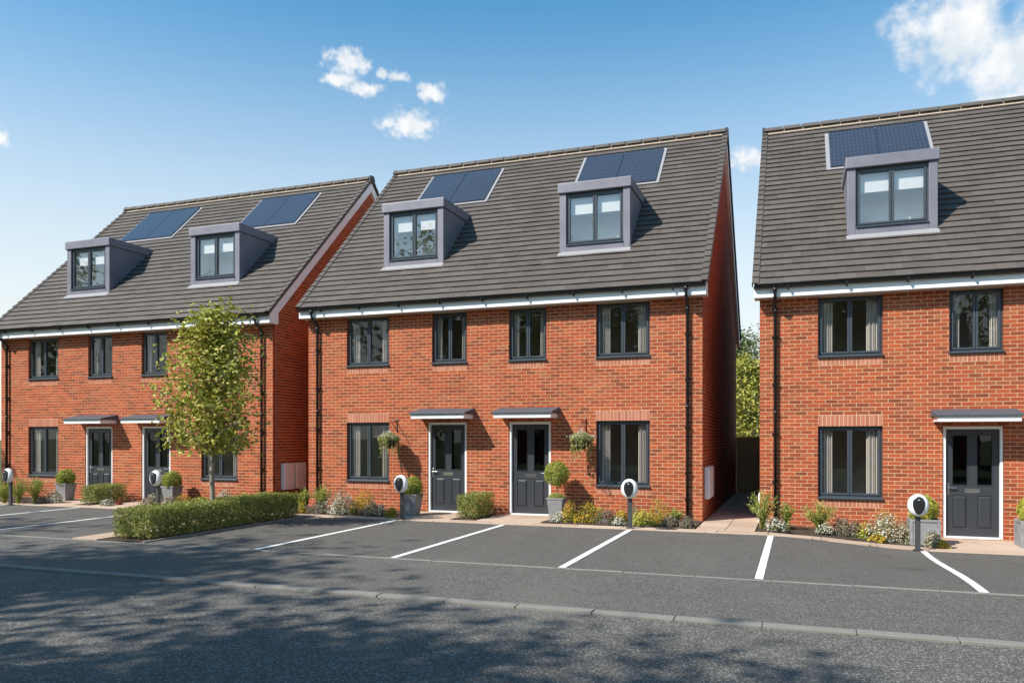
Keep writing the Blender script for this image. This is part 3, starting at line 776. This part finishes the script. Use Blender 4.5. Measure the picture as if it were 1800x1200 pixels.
    for s in (-1, 1):
        def dp():
            b = MB(); x = s*4.5
            b.tube([(x, -.325, 4.82), (x, -.325, 4.73), (x, -.30, 4.665), (x, -.09, 4.54), (x, -.06, 4.48), (x, -.06, .05)], .034, 10)
            b.tube([(x, -.325, 4.84), (x, -.325, 4.76)], .045, 10); b.tube([(x, -.06, 4.46), (x, -.06, 4.38)], .041, 10); b.tube([(x, -.06, 2.42), (x, -.06, 2.34)], .041, 10)
            return b.mesh('downpipe', 'black_pipe', True)
        d = link('downpipe', cached(('dp', s), dp), h)
        for zc in (3.9, 2.95, 1.95, 1.0, .45):
            link('pipe_clip', cached(('clip', s), lambda: MB().box(s*4.5-.065, s*4.5+.065, -.066, -.002, -.014, .014).mesh('pipe_clip', 'black_pipe')), d, (0, 0, zc))
    return h

LABELS = ['long red brick house behind the young street tree, twin white meter boxes on its gable',
          'red brick house with a hanging basket beside each grey front door',
          'red brick house with square panelled planters by its door, across the paved passage']
HO = [house(cx, z0, LABELS[i], 3.85 if i == 2 else 99) for i, (cx, z0) in enumerate(HOUSES)]
def meter(h, s, y0, z0, z1, d=.10):
    xa, xb = sorted((s*(HW+.002), s*(HW+d)))
    o = bevel(link('meter_box', MB().box(xa, xb, y0, y0+.46, z0, z1).mesh('meter_box', 'white_upvc'), h), .012, 2)
    xc, xd = sorted((s*(HW+d), s*(HW+d+.008))); link('meter_door', MB().box(xc, xd, y0+.03, y0+.43, z0+.03, z1-.03).mesh('meter_door', 'white_upvc'), o)
for h in HO[:2]: meter(h, 1, .32, .44, 1.12); meter(h, 1, .84, .44, 1.12)
meter(HO[2], -1, .25, .10, .74, .035)

# ------------------------------------------------------------------ plants
def sphere_pts(n, c, r, rnd, fill=.25, sq=(1, 1, 1), lo=-1):
    L = []
    while len(L) < n:
        d = Vector((rnd.gauss(0, 1), rnd.gauss(0, 1), rnd.gauss(0, 1))).normalized()
        if d.z < lo: continue
        k = 1-fill*rnd.random()**1.5; bump = 1+.06*math.sin(d.x*7+c[0]*5)+.06*math.sin(d.y*8+d.z*6)
        L.append((Vector(c)+Vector((d.x*sq[0], d.y*sq[1], d.z*sq[2]))*r*k*bump, d))
    return L
def box_pts(n, x0, x1, y0, y1, z0, z1, rnd, ang=0, rough=.035):
    L = []; A = [(x1-x0)*(y1-y0), (x1-x0)*(z1-z0), (x1-x0)*(z1-z0), (y1-y0)*(z1-z0), (y1-y0)*(z1-z0)]; S_ = sum(A)
    for _ in range(n):
        t = rnd.random()*S_; k = 0
        while t > A[k]: t -= A[k]; k += 1
        x, y, z = rnd.uniform(x0, x1), rnd.uniform(y0, y1), rnd.uniform(z0, z1); d = -abs(rnd.gauss(0, rough))+rough*.8+.025*math.sin(x*6+z*9)*math.sin(y*7+1)
        nn = ((0, 0, 1), (0, -1, 0), (0, 1, 0), (-1, 0, 0), (1, 0, 0))[k]
        p = [(x, y, z1+d), (x, y0-d, z), (x, y1+d, z), (x0-d, y, z), (x1+d, y, z)][k]
        L.append((p, nn))
    return L
def hedge(name, x0, x1, y0, y1, H, label, n, seed, leaf=.035, mat='leaf_hedge', group=None):
    rnd = random.Random(seed); z = gz((x0+x1)/2, y0)
    h = link(name, None, None, ((x0+x1)/2, (y0+y1)/2, z), label=label, category='hedge', **({'group': group} if group else {}))
    hx, hy = (x1-x0)/2, (y1-y0)/2; r = .05
    link('foliage', leafmesh('foliage', box_pts(n, -hx, hx, -hy, hy, .05, H, rnd), leaf, mat, rnd=rnd), h)
    link('inner_foliage', leafmesh('inner_foliage', box_pts(n//4, -hx+.07, hx-.07, -hy+.07, hy-.07, .02, H-.07, rnd), leaf*2.0, mat, rnd=rnd), h)
    b = MB(); k = max(2, int(hy*2/.35))
    for i in range(k):
        y = -hy+(i+.5)*2*hy/k; x = rnd.uniform(-.1, .1)*hx*2
        b.tube([(x, y, 0), (x+.02, y, H*.45)], [.014, .01], 5)
        for q in range(5): b.tube([(x, y, H*.25), (x+rnd.uniform(-1, 1)*hx*.75, y+rnd.uniform(-.2, .2), H*rnd.uniform(.6, .92))], [.007, .003], 4)
    link('stem', b.mesh('stem', 'bark'), h)
    return h
hedge('clipped_hedge', -11.12, -10.32, 10.42, 14.62, .50, 'long clipped green hedge on the island beside the parking bay, tree growing through it', 21000, 1, .036)
hedge('clipped_hedge', -6.86, -6.40, 15.42, 16.42, .50, 'short clipped hedge block between the two doors of the hanging-basket house', 4600, 2, .03, group='short hedge blocks between doors')
hedge('clipped_hedge', -17.55, -17.05, 15.40, 16.42, .48, 'short clipped hedge block between the two doors of the house behind the tree', 4600, 3, .03, group='short hedge blocks between doors')

TP = [
('spray',-19.76,14.98,0.42,0.24,'yellow-green feathery shrub standing right behind the charger by the end drainpipe'),
('spray',-19.26,14.98,0.48,0.24,'yellow-green feathery shrub below the sill of a shaded ground-floor window'),
('spray',-18.84,15.13,0.49,0.27,'tallest yellow-green feathery shrub, beside a low pinkish mound'),
('pink',-18.67,15.19,0.16,0.13,'low pinkish mound at the foot of yellow-green feathery shrubs'),
('white',-18.52,15.44,0.29,0.18,'pale flowering mound against a tapered planter near feathery shrubs'),
('white',-16.50,15.25,0.14,0.12,'low white flowers at the foot of the hedge block behind the tree'),
('red',-16.49,15.62,0.09,0.09,'tiny reddish plant at the end of the hedge block behind the tree'),
('pink',-15.17,15.22,0.21,0.17,'pinkish flower mound between a grey door and a charger'),
('cream',-14.89,15.16,0.29,0.18,'cream flower mound directly behind the charger near the street tree'),
('cream',-14.55,15.28,0.27,0.13,'small cream flowers below a tapered planter near the street tree'),
('orange',-13.99,15.16,0.30,0.22,'orange-yellow shrub seen over the tip of the long island hedge'),
('lime',-13.49,15.19,0.27,0.19,'lime green shrub behind the island hedge beside an orange-yellow shrub'),
('white',-13.59,16.14,0.34,0.19,'white flower mound behind the island hedge near the tree trunk'),
('lime',-12.92,16.04,0.30,0.20,'lime green shrub behind the island hedge under a window sill'),
('lime',-12.75,16.35,0.28,0.17,'lime yellow shrub by the corner drainpipe behind the island hedge'),
('spray',-10.83,15.54,0.42,0.17,'green feathery shrub in the narrow gap between two houses'),
('orange',-10.70,15.30,0.22,0.10,'small orange-red plant at the inner end of the long hedge'),
('spray',-10.42,15.69,0.45,0.27,'green feathery shrub at a drainpipe foot beside the large white mound'),
('purple',-10.31,15.44,0.24,0.18,'lilac-grey mound between a feathery shrub and a large white mound'),
('white',-9.70,15.38,0.42,0.31,'large white flowering mound below the window of the hanging-basket house'),
('orange',-9.40,15.92,0.43,0.24,'orange-tipped green shrub against the wall under a basket-side window'),
('orange',-9.40,15.49,0.31,0.14,'low orange-tipped shrub touching the large white mound'),
('cream',-8.96,15.51,0.24,0.17,'cream flower mound in front of an orange-tipped shrub and purple mound'),
('purple',-9.08,15.33,0.13,0.14,'small purple mound at the paving edge below an orange-tipped shrub'),
('white',-8.81,15.57,0.20,0.11,'small white flower mound between a cream mound and a yellow tuft'),
('yellow',-8.33,15.21,0.17,0.12,'bright yellow tuft beside a charger post and a tapered planter'),
('white',-4.60,15.50,0.17,0.15,'low white flowers at the foot of the lollipop tree planter'),
('orange',-4.41,15.60,0.34,0.19,'orange-tipped shrub in front of the lollipop tree planter'),
('yellow',-4.23,15.49,0.14,0.08,'yellow tuft between two orange-tipped shrubs'),
('orange',-3.98,15.58,0.36,0.20,'orange-tipped shrub between a yellow tuft and a purple mound'),
('lime',-3.80,15.76,0.26,0.10,'small green plant squeezed behind a purple mound and orange-tipped shrub'),
('purple',-3.61,15.49,0.23,0.19,'purple mound between an orange-tipped shrub and a yellow-orange tuft'),
('yellow',-3.38,15.80,0.20,0.14,'yellow-orange tuft beside the charger post under a window'),
('white',-3.37,15.47,0.11,0.14,'low white flowers under a yellow-orange tuft'),
('cream',-3.09,15.79,0.30,0.10,'pale tall flowers right behind a charger post under a window'),
('lime',-2.89,15.54,0.27,0.20,'lime shrub next to the charger post and pale tall flowers'),
('orange',-2.62,15.85,0.42,0.19,'tall yellow-orange shrub below the window edge, beside a lime shrub'),
('spray',-2.29,15.87,0.23,0.16,'small green feathery plant near the corner drainpipe by the passage'),
('purple',-2.35,15.53,0.16,0.16,'purple mound in front of a tall yellow-orange shrub'),
('purple',-2.02,15.54,0.17,0.16,'purple mound at the house corner where the paved passage begins'),
('spray',-0.62,15.64,0.52,0.26,'arching feathery shrub leaning over the mouth of the paved passage'),
('spray',-0.20,15.91,0.35,0.14,'upright feathery shrub under the drainpipe beside a white flower mound'),
('white',-0.38,15.49,0.20,0.16,'white flower mound between two feathery shrubs by the passage'),
('spray',0.38,15.88,0.42,0.26,'wide feathery shrub below the window of the house with square planters'),
('white',0.49,15.72,0.17,0.13,'small white flowers in front of a wide feathery shrub'),
('purple',0.78,15.94,0.26,0.18,'purple mound next to a wide feathery shrub under a window'),
('purple',1.00,15.81,0.24,0.13,'smaller purple-green mound beside a lime green plant'),
('lime',1.17,15.81,0.25,0.16,'lime green plant between a purple-green mound and a big white mound'),
('orange',1.55,16.35,0.43,0.19,'orange-tipped shrub against the wall behind a big white mound'),
('white',1.46,15.66,0.39,0.22,'big white flowering mound near the square planter and charger'),
('yellow',1.35,15.48,0.11,0.13,'yellow flowers at the foot of the big white mound'),
('cream',1.77,15.66,0.31,0.17,'cream-pink flowers between a big white mound and a charger post'),
('cream',2.21,15.35,0.23,0.14,'cream flowers in front of the square planter'),
('yellow',2.34,15.20,0.12,0.09,'yellow flowers at the paving corner beside the square planter'),
('yellow',3.77,15.75,0.14,0.09,'yellow flowers in front of the square planter beyond the door'),
]
KIND = {'spray': ('feathery_shrub', 'leaf_spray', None), 'pink': ('flower_mound', 'leaf_grey', 'petal_pink'), 'white': ('flower_mound', 'leaf_grey', 'petal_white'),
        'cream': ('flower_mound', 'leaf_grey', 'petal_cream'), 'orange': ('shrub', 'leaf_orange', None), 'lime': ('shrub', 'leaf_lime', None), 'purple': ('flower_mound', 'leaf_grey', 'petal_purple'),
        'yellow': ('flower_tuft', 'leaf_lime', 'petal_yellow'), 'red': ('low_plant', 'petal_red', None)}
def plant(i, kind, x, y, H, r, label):
    nm, lm, fm = KIND[kind]; rnd = random.Random(100+i)
    o = link(nm, None, None, (x, y, gz(x, y)), label=label, category='plant', group='plants in the front beds')
    if kind == 'spray':
        P = []; b = MB()
        for k in range(int(34+90*r)):
            a = rnd.uniform(0, 6.283); L = H*rnd.uniform(.65, 1.15); lean = rnd.uniform(.15, 1.0)
            pts = []
            for t in range(7):
                q = t/6; rr = r*lean*(q**1.5)*1.1; pts.append(Vector((math.cos(a)*rr+rnd.gauss(0, .006), math.sin(a)*rr+rnd.gauss(0, .006), L*(q-.28*lean*q*q))))
            b.tube(pts, [.004]*6+[.001], 3, False)
            for t in range(1, 7):
                for q in range(4):
                    c = pts[t-1].lerp(pts[t], rnd.random()); P.append((c+Vector((rnd.gauss(0, .018), rnd.gauss(0, .018), rnd.gauss(0, .015))), (pts[t]-pts[t-1]).normalized()*.3+Vector((0, 0, .4))))
        link('stems', b.mesh('stems', 'leaf_spray'), o); link('foliage', leafmesh('foliage', P, .055, lm, rnd=rnd, aspect=.3, up=.8), o)
        return
    tall = kind in ('orange', 'lime', 'yellow')
    n = int(700*max(.35, r/.2)**1.3); P = []; F = []
    while len(P) < n:
        d = Vector((rnd.gauss(0, 1), rnd.gauss(0, 1), abs(rnd.gauss(0, 1)))).normalized(); k = rnd.random()**.4
        lump = 1+.22*math.sin(d.x*5+i)+.2*math.sin(d.y*6+i*2.1)
        p = Vector((d.x*r*k*lump, d.y*r*k*lump, d.z*H*k*(.92+.12*lump)))
        if p.z < .01: continue
        P.append((p, d+Vector((0, 0, .3 if not tall else .9))))
        if fm and k > .62 and d.z > .06 and rnd.random() < {'petal_yellow': .85, 'petal_white': .8}.get(fm, .6)+(.4 if kind == 'red' else 0): F.append((p*1.05, d+Vector((0, 0, .8))))
    while fm and len(F) < 70: p, d = rnd.choice(P); F.append((p*1.08, d+Vector((0, 0, .6))))
    link('foliage', leafmesh('foliage', P, .038 if not tall else .045, lm, rnd=rnd, aspect=.45, up=(1.6 if tall else .3)), o)
    if fm:
        link('flowers', leafmesh('flowers', F, .032 if kind != 'yellow' else .045, fm, rnd=rnd, aspect=.9 if kind != 'yellow' else .5, up=(0 if kind != 'yellow' else 1.5)), o, kind='stuff')
    b = MB()
    for k in range(7):
        a = rnd.uniform(0, 6.28); b.tube([(0, 0, -.01), (math.cos(a)*r*.25, math.sin(a)*r*.25, H*.4), (math.cos(a)*r*.55, math.sin(a)*r*.55, H*.75)], [.005, .004, .002], 4)
    link('stems', b.mesh('stems', 'bark'), o)
for i, (k_, x_, y_, h_, r_, l_) in enumerate(TP): plant(i, k_, x_, y_, h_*(1.45 if k_ == 'spray' else 1.25), r_*1.18, l_)

# planters and clipped shrubs
def tapered_pot(x, y, label, w0=.13, w1=.19, H=.47):
    o = link('planter', None, None, (x, y, gz(x, y)+.008), label=label, category='planter', group='tapered grey planters')
    b = MB(); t = .015
    b.hexa([(-w0, -w0, 0), (w0, -w0, 0), (w0, w0, 0), (-w0, w0, 0), (-w1, -w1, H), (w1, -w1, H), (w1, w1, H), (-w1, w1, H)]); b.f.pop(1)
    bevel(link('pot', b.mesh('pot', 'galvanised'), o), .008, 2)
    r = MB(); e = w1+.008
    for a in ((-e, e, -e, -e+.025), (-e, e, e-.025, e), (-e, -e+.025, -e+.025, e-.025), (e-.025, e, -e+.025, e-.025)): r.box(*a, H-.025, H+.006)
    link('rim', r.mesh('rim', 'galvanised'), o)
    link('soil', MB().box(-w1+.02, w1-.02, -w1+.02, w1-.02, H-.06, H-.03).mesh('soil', 'soil'), o)
    return gz(x, y)+.008+H
def square_pot(x, y, label, w=.24, H=.46):
    o = link('planter', None, None, (x, y, gz(x, y)+.008), label=label, category='planter')
    bevel(link('pot', MB().box(-w+.015, w-.015, -w+.015, w-.015, .0, H-.02).mesh('pot', 'galvanised'), o), .006, 1)
    for k in range(4):
        b = MB(); f = .045
        b.box(-w+f, w-f, -w, -w+.014, 0, f); b.box(-w+f, w-f, -w, -w+.014, H-f, H); b.box(-w, -w+f, -w, -w+.014, 0, H); b.box(w-f, w, -w, -w+.014, 0, H)
        q = bevel(link('frame', b.mesh('frame', 'galvanised'), o), .004, 1); q.rotation_euler.z = k*math.pi/2; q.scale = (1, 1, 1) if k % 2 == 0 else (.999, .999, .999)
    link('soil', MB().box(-w+.03, w-.03, -w+.03, w-.03, H-.05, H-.012).mesh('soil', 'soil'), o)
    return gz(x, y)+.008+H
def ball(x, y, z, r, label, seed, name='clipped_ball_shrub', trail=False, n=3600, sq=(1, 1, 1), mat='leaf_box', lift=.65, group=None):
    rnd = random.Random(seed)
    o = link(name, None, None, (x, y, z-.035), label=label, category='shrub', **({'group': group} if group else {}))
    c = (0, 0, .035+r*lift); P = sphere_pts(n, c, r, rnd, .35, sq, -.75)
    if trail:
        for k in range(46):
            a = rnd.uniform(0, 6.283); L = rnd.uniform(.08, .26)
            for q in range(16):
                t = rnd.random(); P.append((Vector((math.cos(a)*(r*.92+.02*math.sin(k)), math.sin(a)*(r*.92+.02*math.sin(k)), c[2]-t*L)), (math.cos(a), math.sin(a), .2)))
    link('foliage', leafmesh('foliage', P, .032, mat, rnd=rnd, aspect=.55), o)
    b = MB(); b.tube([(0, 0, 0), (0, 0, c[2])], [.014, .008], 6)
    for k in range(16):
        d = Vector((rnd.gauss(0, 1), rnd.gauss(0, 1), rnd.gauss(0, 1))).normalized(); b.tube([(0, 0, c[2]*.7), Vector(c)+d*r*.8], [.006, .002], 4)
    link('stem', b.mesh('stem', 'bark'), o); return o
G = 'clipped shrubs trailing over tapered planters'
for x, y, lp, lb, s in ((-18.95, 16.15, 'tapered grey planter near feathery shrubs by a grey door', 'clipped shrub trailing over the tapered planter near feathery shrubs', 31),
                        (-15.3, 16.2, 'tapered grey planter by the door nearest the street tree', 'clipped shrub trailing over the tapered planter nearest the street tree', 32),
                        (-8.12, 15.78, 'tapered grey planter beside the bright yellow tuft and a charger', 'clipped shrub trailing over the planter beside the bright yellow tuft', 33)):
    ball(x, y, tapered_pot(x, y, lp),   .24, lb, s, trail=True, group=G)
z = tapered_pot(-4.86, 16.2, 'tapered grey planter holding the lollipop tree', .13, .175, .44)
o = link('lollipop_tree', None, None, (-4.86, 16.2, z-.035), label='lollipop tree with round clipped head on a thin stem beside a grey door', category='topiary')
rnd = random.Random(41)
link('crown', leafmesh('crown', sphere_pts(4600, (0, 0, .55), .275, rnd, .35), .032, 'leaf_box', rnd=rnd), o)
b = MB().tube([(0, 0, 0), (.008, 0, .2), (-.004, 0, .36), (0, 0, .55)], [.016, .014, .013, .012], 8)
for k in range(24):
    d = Vector((rnd.gauss(0, 1), rnd.gauss(0, 1), rnd.gauss(0, 1))).normalized(); b.tube([(0, 0, .42), Vector((0, 0, .55))+d*.24], [.006, .002], 4)
link('trunk', b.mesh('trunk', 'bark', True), o)
link('underplanting', leafmesh('underplanting', sphere_pts(1100, (0, 0, .05), .20, rnd, .5, (1, 1, .45), -.2), .03, 'leaf_spray', rnd=rnd, aspect=.3), o)
z = square_pot(2.10, 15.62, 'square grey panelled planter between a charger and a grey door')
ball(2.10, 15.62, z, .25, 'rounded bright green shrub in the square planter beside the charger', 51, n=4200, mat='leaf_lime')
z = square_pot(3.86, 15.95, 'square grey panelled planter across the door from the charger')
ball(3.86, 15.95, z, .25, 'rounded bright green shrub in the square planter away from the charger', 52, n=4200, mat='leaf_lime')

# hanging baskets
def basket(xc, seed, label):
    hx, hy, hz = xc, Y0-.385, 2.06; rnd = random.Random(seed)
    b = MB(); h = HO[1]; lx = xc-h.location.x
    b.box(lx-.012, lx+.012, -.008, 0, 1.86, 2.16); b.tube([(lx, -.004, 2.10), (lx, -.39, 2.10)], .008, 6); b.tube([(lx, -.004, 1.90), (lx, -.12, 1.98), (lx, -.26, 2.09)], .007, 6); b.tube([(lx, -.385, 2.10), (lx, -.385, 2.05)], .006, 6)
    link('basket_bracket', b.mesh('basket_bracket', 'black_pipe'), h)
    o = link('hanging_basket', None, None, (hx, hy, 1.48), label=label, category='basket', group='hanging baskets of trailing plants')
    b = MB(); N_ = 14
    for j in range(6):
        a = math.pi/2*j/5
        for k in range(N_): t = 2*math.pi*k/N_; b.v.append((.185*math.sin(a)*math.cos(t)+.0, .185*math.sin(a)*math.sin(t), .19-.19*math.cos(a)))
    for j in range(5):
        for k in range(N_): l = (k+1) % N_; b.f.append((j*N_+k, j*N_+l, (j+1)*N_+l, (j+1)*N_+k))
    link('bowl', b.mesh('bowl', 'coir', True), o)
    b = MB().tube([(.19*math.cos(t*.449), .19*math.sin(t*.449), .19) for t in range(15)], .006, 5); link('rim', b.mesh('rim', 'chain'), o)
    for k in range(3):
        a = k*2.094+.4; link('chain', MB().tube([(.185*math.cos(a), .185*math.sin(a), .19), (0, 0, .57)], .003, 4).mesh('chain', 'chain'), o)
    P = sphere_pts(1500, (0, 0, .22), .25, rnd, .5, (1, 1, .62), -.2); F = []
    for k in range(70):
        a = rnd.uniform(0, 6.283); L = rnd.uniform(.08, .46)*(1 if rnd.random() < .55 else .5)
        for q in range(int(50*L)):
            t = rnd.random(); rr = .215+.02*math.sin(k*3+t*5); P.append((Vector((math.cos(a)*rr+rnd.gauss(0, .008), math.sin(a)*rr+rnd.gauss(0, .008), .2-t*L)), (math.cos(a), math.sin(a), .2)))
    for k in range(800):
        d = Vector((rnd.gauss(0, .6), rnd.gauss(0, .6), 0)); F.append((Vector((d.x*.17, d.y*.17, .27+.20*rnd.random()*max(.25, 1-d.length))), (0, 0, 1)))
    link('foliage', leafmesh('foliage', P, .04, 'leaf_basket', rnd=rnd), o); link('flowers', leafmesh('flowers', F, .034, 'petal_white', rnd=rnd, aspect=.6, up=1.4), o, kind='stuff')
basket(-8.965, 61, 'hanging basket of trailing plants at the edge of a window above a charger')
basket(-4.335, 62, 'hanging basket of trailing plants on the wall above the lollipop tree')

# ------------------------------------------------------------------ chargers
def charger_parts():
    out = {}
    b = MB().box(-.04, .04, -.02, .03, 0, .66); out['post'] = b.mesh('post', 'charger_post')
    out['base_plate'] = MB().box(-.075, .075, -.06, .07, 0, .012).mesh('base_plate', 'charger_post')
    def dome(rx, rz, d, y0, egg=0, rings=7, N_=40):
        b = MB()
        for j in range(rings+1):
            a = math.pi/2*j/rings; k = math.cos(a)**.55 if j < rings else 0; yy = y0-d*math.sin(a)
            if j == rings:
                b.v.append((0, y0-d, 0)); continue
            for i in range(N_):
                t = 2*math.pi*i/N_; x = rx*k*math.cos(t); z = rz*k*math.sin(t); x *= 1+egg*(z/rz if rz else 0); b.v.append((x, yy, z))
        for j in range(rings-1):
            for i in range(N_): l = (i+1) % N_; b.f.append((j*N_+i, (j+1)*N_+i, (j+1)*N_+l, j*N_+l)[::-1])
        ap = len(b.v)-1
        for i in range(N_): b.f.append(((rings-1)*N_+i, (rings-1)*N_+(i+1) % N_, ap))
        b.f.append(tuple(range(N_))[::-1]); return b
    out['shell'] = dome(.165, .19, .10, -.045).mesh('shell', 'charger_white', True)
    out['back_plate'] = dome(.158, .182, -.045, -.046).mesh('back_plate', 'charger_black', True)
    out['front_cover'] = dome(.092, .150, .022, -.140, .20).mesh('front_cover', 'charger_black', True)
    out['status_light'] = MB().box(-.016, .016, -.170, -.150, .092, .100).mesh('status_light', 'status_light')
    return out
CP = charger_parts()
def charger(x, y, label):
    o = link('car_charger', None, None, (x, y, gz(x, y)+.01), label=label, category='car charger', group='white and black car chargers on posts')
    for k, me in CP.items():
        link(k, me, o, (0, .0, .755 if k in ('shell', 'back_plate', 'front_cover', 'status_light') else 0))
for x, y, l in ((-19.08, 14.62, 'car charger in front of the feathery yellow-green shrubs'), (-14.52, 14.90, 'car charger in front of the grey door near the street tree'),
                (-7.88, 14.86, 'car charger between the bright yellow tuft and a tapered planter'), (-3.02, 14.93, 'car charger in front of the window beside the passage-side drainpipe'),
                (1.90, 14.76, 'car charger in front of the square planter and grey door')): charger(x, y, l)

# inspection cover in the paving
o = link('inspection_cover', MB().tube([(0, 0, 0), (0, 0, .006)], .16, 20).mesh('inspection_cover', 'charger_post'), None, (-2.35, 15.03, gz(-2.35, 15.03)+.006), label='round dark metal inspection cover set in the paving strip', category='cover')
o.scale = (1.35, .8, 1)

# fence across the passage
fe = link('garden_fence', None, None, (-1.28, 26.05, 0), label='brown wooden close-board fence closing the end of the paved passage', category='fence')
rnd = random.Random(9)
for k in range(9):
    x0 = -.56+k*.125; b = MB().hexa([(x0, -.004, .03), (x0+.128, .008, .03), (x0+.128, .02, .03), (x0, .016, .03), (x0, -.004, 1.76+rnd.uniform(-.006, .006)), (x0+.128, .008, 1.76), (x0+.128, .02, 1.76), (x0, .016, 1.76)])
    link('board', b.mesh('board', 'fence_wood'), fe)
for z in (.3, .95, 1.55): link('rail', MB().box(-.56, .56, .022, .07, z, z+.09).mesh('rail', 'fence_wood'), fe)
link('gravel_board', MB().box(-.56, .56, -.012, -.005, .0, .13).mesh('gravel_board', 'fence_wood'), fe)

# ------------------------------------------------------------------ trees
def tree_parts(H, r, z0, n, leaf, mat, seed, trunk_r, shape=1.0, nb=34, wide=.6):
    rnd = random.Random(seed); b = MB(); P = []
    lean = [Vector((rnd.gauss(0, .007)*k, rnd.gauss(0, .007)*k, H*.93*k/8)) for k in range(9)]
    b.tube(lean, [trunk_r*(1-.88*(k/8)**.9) for k in range(9)], 10)
    def axis(z): q = z/(H*.93)*8; k = min(7, int(q)); return lean[k].lerp(lean[k+1], q-k)
    tips = []
    for i in range(nb):
        u = (i+.5)/nb; z = z0*.82+(H*.9-z0*.82)*u; a = i*2.399+rnd.uniform(-.3, .3)
        prof = (1-.62*max(0, u-.35)/.65)*(.78+.22*min(1, u/.35)) if wide == .5 else math.sin(math.pi*min(1, (u*.86+.14)))**wide; L = r*prof*rnd.uniform(.62, 1.15)*shape
        base = axis(z); pts = [base]; up = .55+.5*u
        for q in range(1, 6):
            t = q/5; pts.append(base+Vector((math.cos(a+.2*t)*L*t, math.sin(a+.2*t)*L*t, L*up*t*(1-.25*t)))+Vector((rnd.gauss(0, .03*L), rnd.gauss(0, .03*L), rnd.gauss(0, .03*L))))
        r0 = trunk_r*(.42-.25*u); b.tube(pts, [r0*(1-.9*k/5) for k in range(6)], 5, False)
        for q in range(1, 6):
            tips.append((pts[q], L))
            for s in range(2):
                d = Vector((rnd.gauss(0, 1), rnd.gauss(0, 1), rnd.gauss(0, .6)+.3)).normalized()*L*rnd.uniform(.18, .42)
                e = pts[q]+d; b.tube([pts[q], e], [r0*.25, r0*.08], 3, False); tips.append((e, L))
    tips.append((axis(H*.92), r*.5)); tips.append((axis(H*.92)+Vector((0, 0, H*.05)), r*.4)); tips.append((axis(H*.85), r*.5))
    ctr = Vector((0, 0, (z0+H)/2))
    cs = r*.15
    wts = [rnd.uniform(.15, 1.6) for _ in tips]
    for (p, L) in rnd.choices(tips, wts, k=n):
        q = p+Vector((rnd.gauss(0, cs), rnd.gauss(0, cs), rnd.gauss(0, cs*.85)))
        if q.z < z0-.1*r: continue
        P.append((q, (q-ctr).normalized()*.6+Vector((0, 0, .5))))
    return b.mesh('trunk', 'bark', True), leafmesh('crown', P, leaf, mat, rnd=rnd, aspect=.62)
def tree(name, x, y, z, parts, label, rz=0, s=1, group=None):
    o = link(name, None, None, (x, y, z), label=label, category='tree', **({'group': group} if group else {}))
    o.rotation_euler.z = rz; o.scale = (s, s, s); link('trunk', parts[0], o); link('crown', parts[1], o)
tree('street_tree', -10.72, 12.40, 0, tree_parts(4.42, 1.0, 1.5, 6400, .10, 'leaf_tree', 11, .062, nb=40, wide=.5), 'slender young street tree with sunlit olive green leaves growing through the island hedge')
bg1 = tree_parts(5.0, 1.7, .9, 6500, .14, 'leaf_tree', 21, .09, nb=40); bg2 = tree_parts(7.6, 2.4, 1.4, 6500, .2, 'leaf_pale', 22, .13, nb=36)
tree('garden_tree', -1.75, 31.5, -.2, bg1, 'sunlit yellow-green tree showing above the passage fence')
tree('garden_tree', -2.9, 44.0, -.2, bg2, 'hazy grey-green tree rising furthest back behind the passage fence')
tree('garden_tree', -.4, 38.0, -.2, bg1, 'darker green tree peeping behind the yellow-green one over the fence', 2.0, 1.0)
big = tree_parts(9.6, 2.9, 3.2, 5200, .27, 'leaf_big', 31, .17, nb=34, wide=.6)
for x, y, rz, s, l in ((-9.0, -1.7, 0, 1.0, 'tall roadside tree across the road, second from the passage side'), (-15.2, .1, 1.3, 1.2, 'tall roadside tree shading the road toward the hedge island'),
                       (-23.5, .1, 2.2, 1.35, 'tallest roadside tree, shading the bays of the house behind the street tree'), (-28.6, 11.6, 0.7, .95, 'tall tree at the end of the bays, shading the far wall'),
                       (-5.3, -1.9, 3.4, .95, 'tall roadside tree opposite the hanging-basket house'), (-13, -9, .4, 1.0, 'tall tree set back in front of a house across the road'),
                       (2.5, -7.5, 4.1, 1.0, 'tall tree across the road opposite the paved passage'), (9.5, -6.0, 5.0, 1.0, 'tall tree across the road opposite the house with square planters')):
    tree('roadside_tree', x, y, 0, big, l, rz, s, 'roadside trees across the road')

# the same kind of houses across the road, behind the viewer; they show in the window panes
def copy_tree(o, parent):
    c = o.copy(); col.objects.link(c); c.parent = parent
    for ch in o.children: copy_tree(ch, c)
    return c
for x, l in ((-16.5, 'red brick house across the road opposite the street tree house'), (-5.8, 'red brick house across the road opposite the hanging-basket house'), (5.2, 'red brick house across the road opposite the house with square planters')):
    c = copy_tree(HO[0], None); c.location = (x, -19, -.1); c.rotation_euler.z = math.pi; c['label'] = l
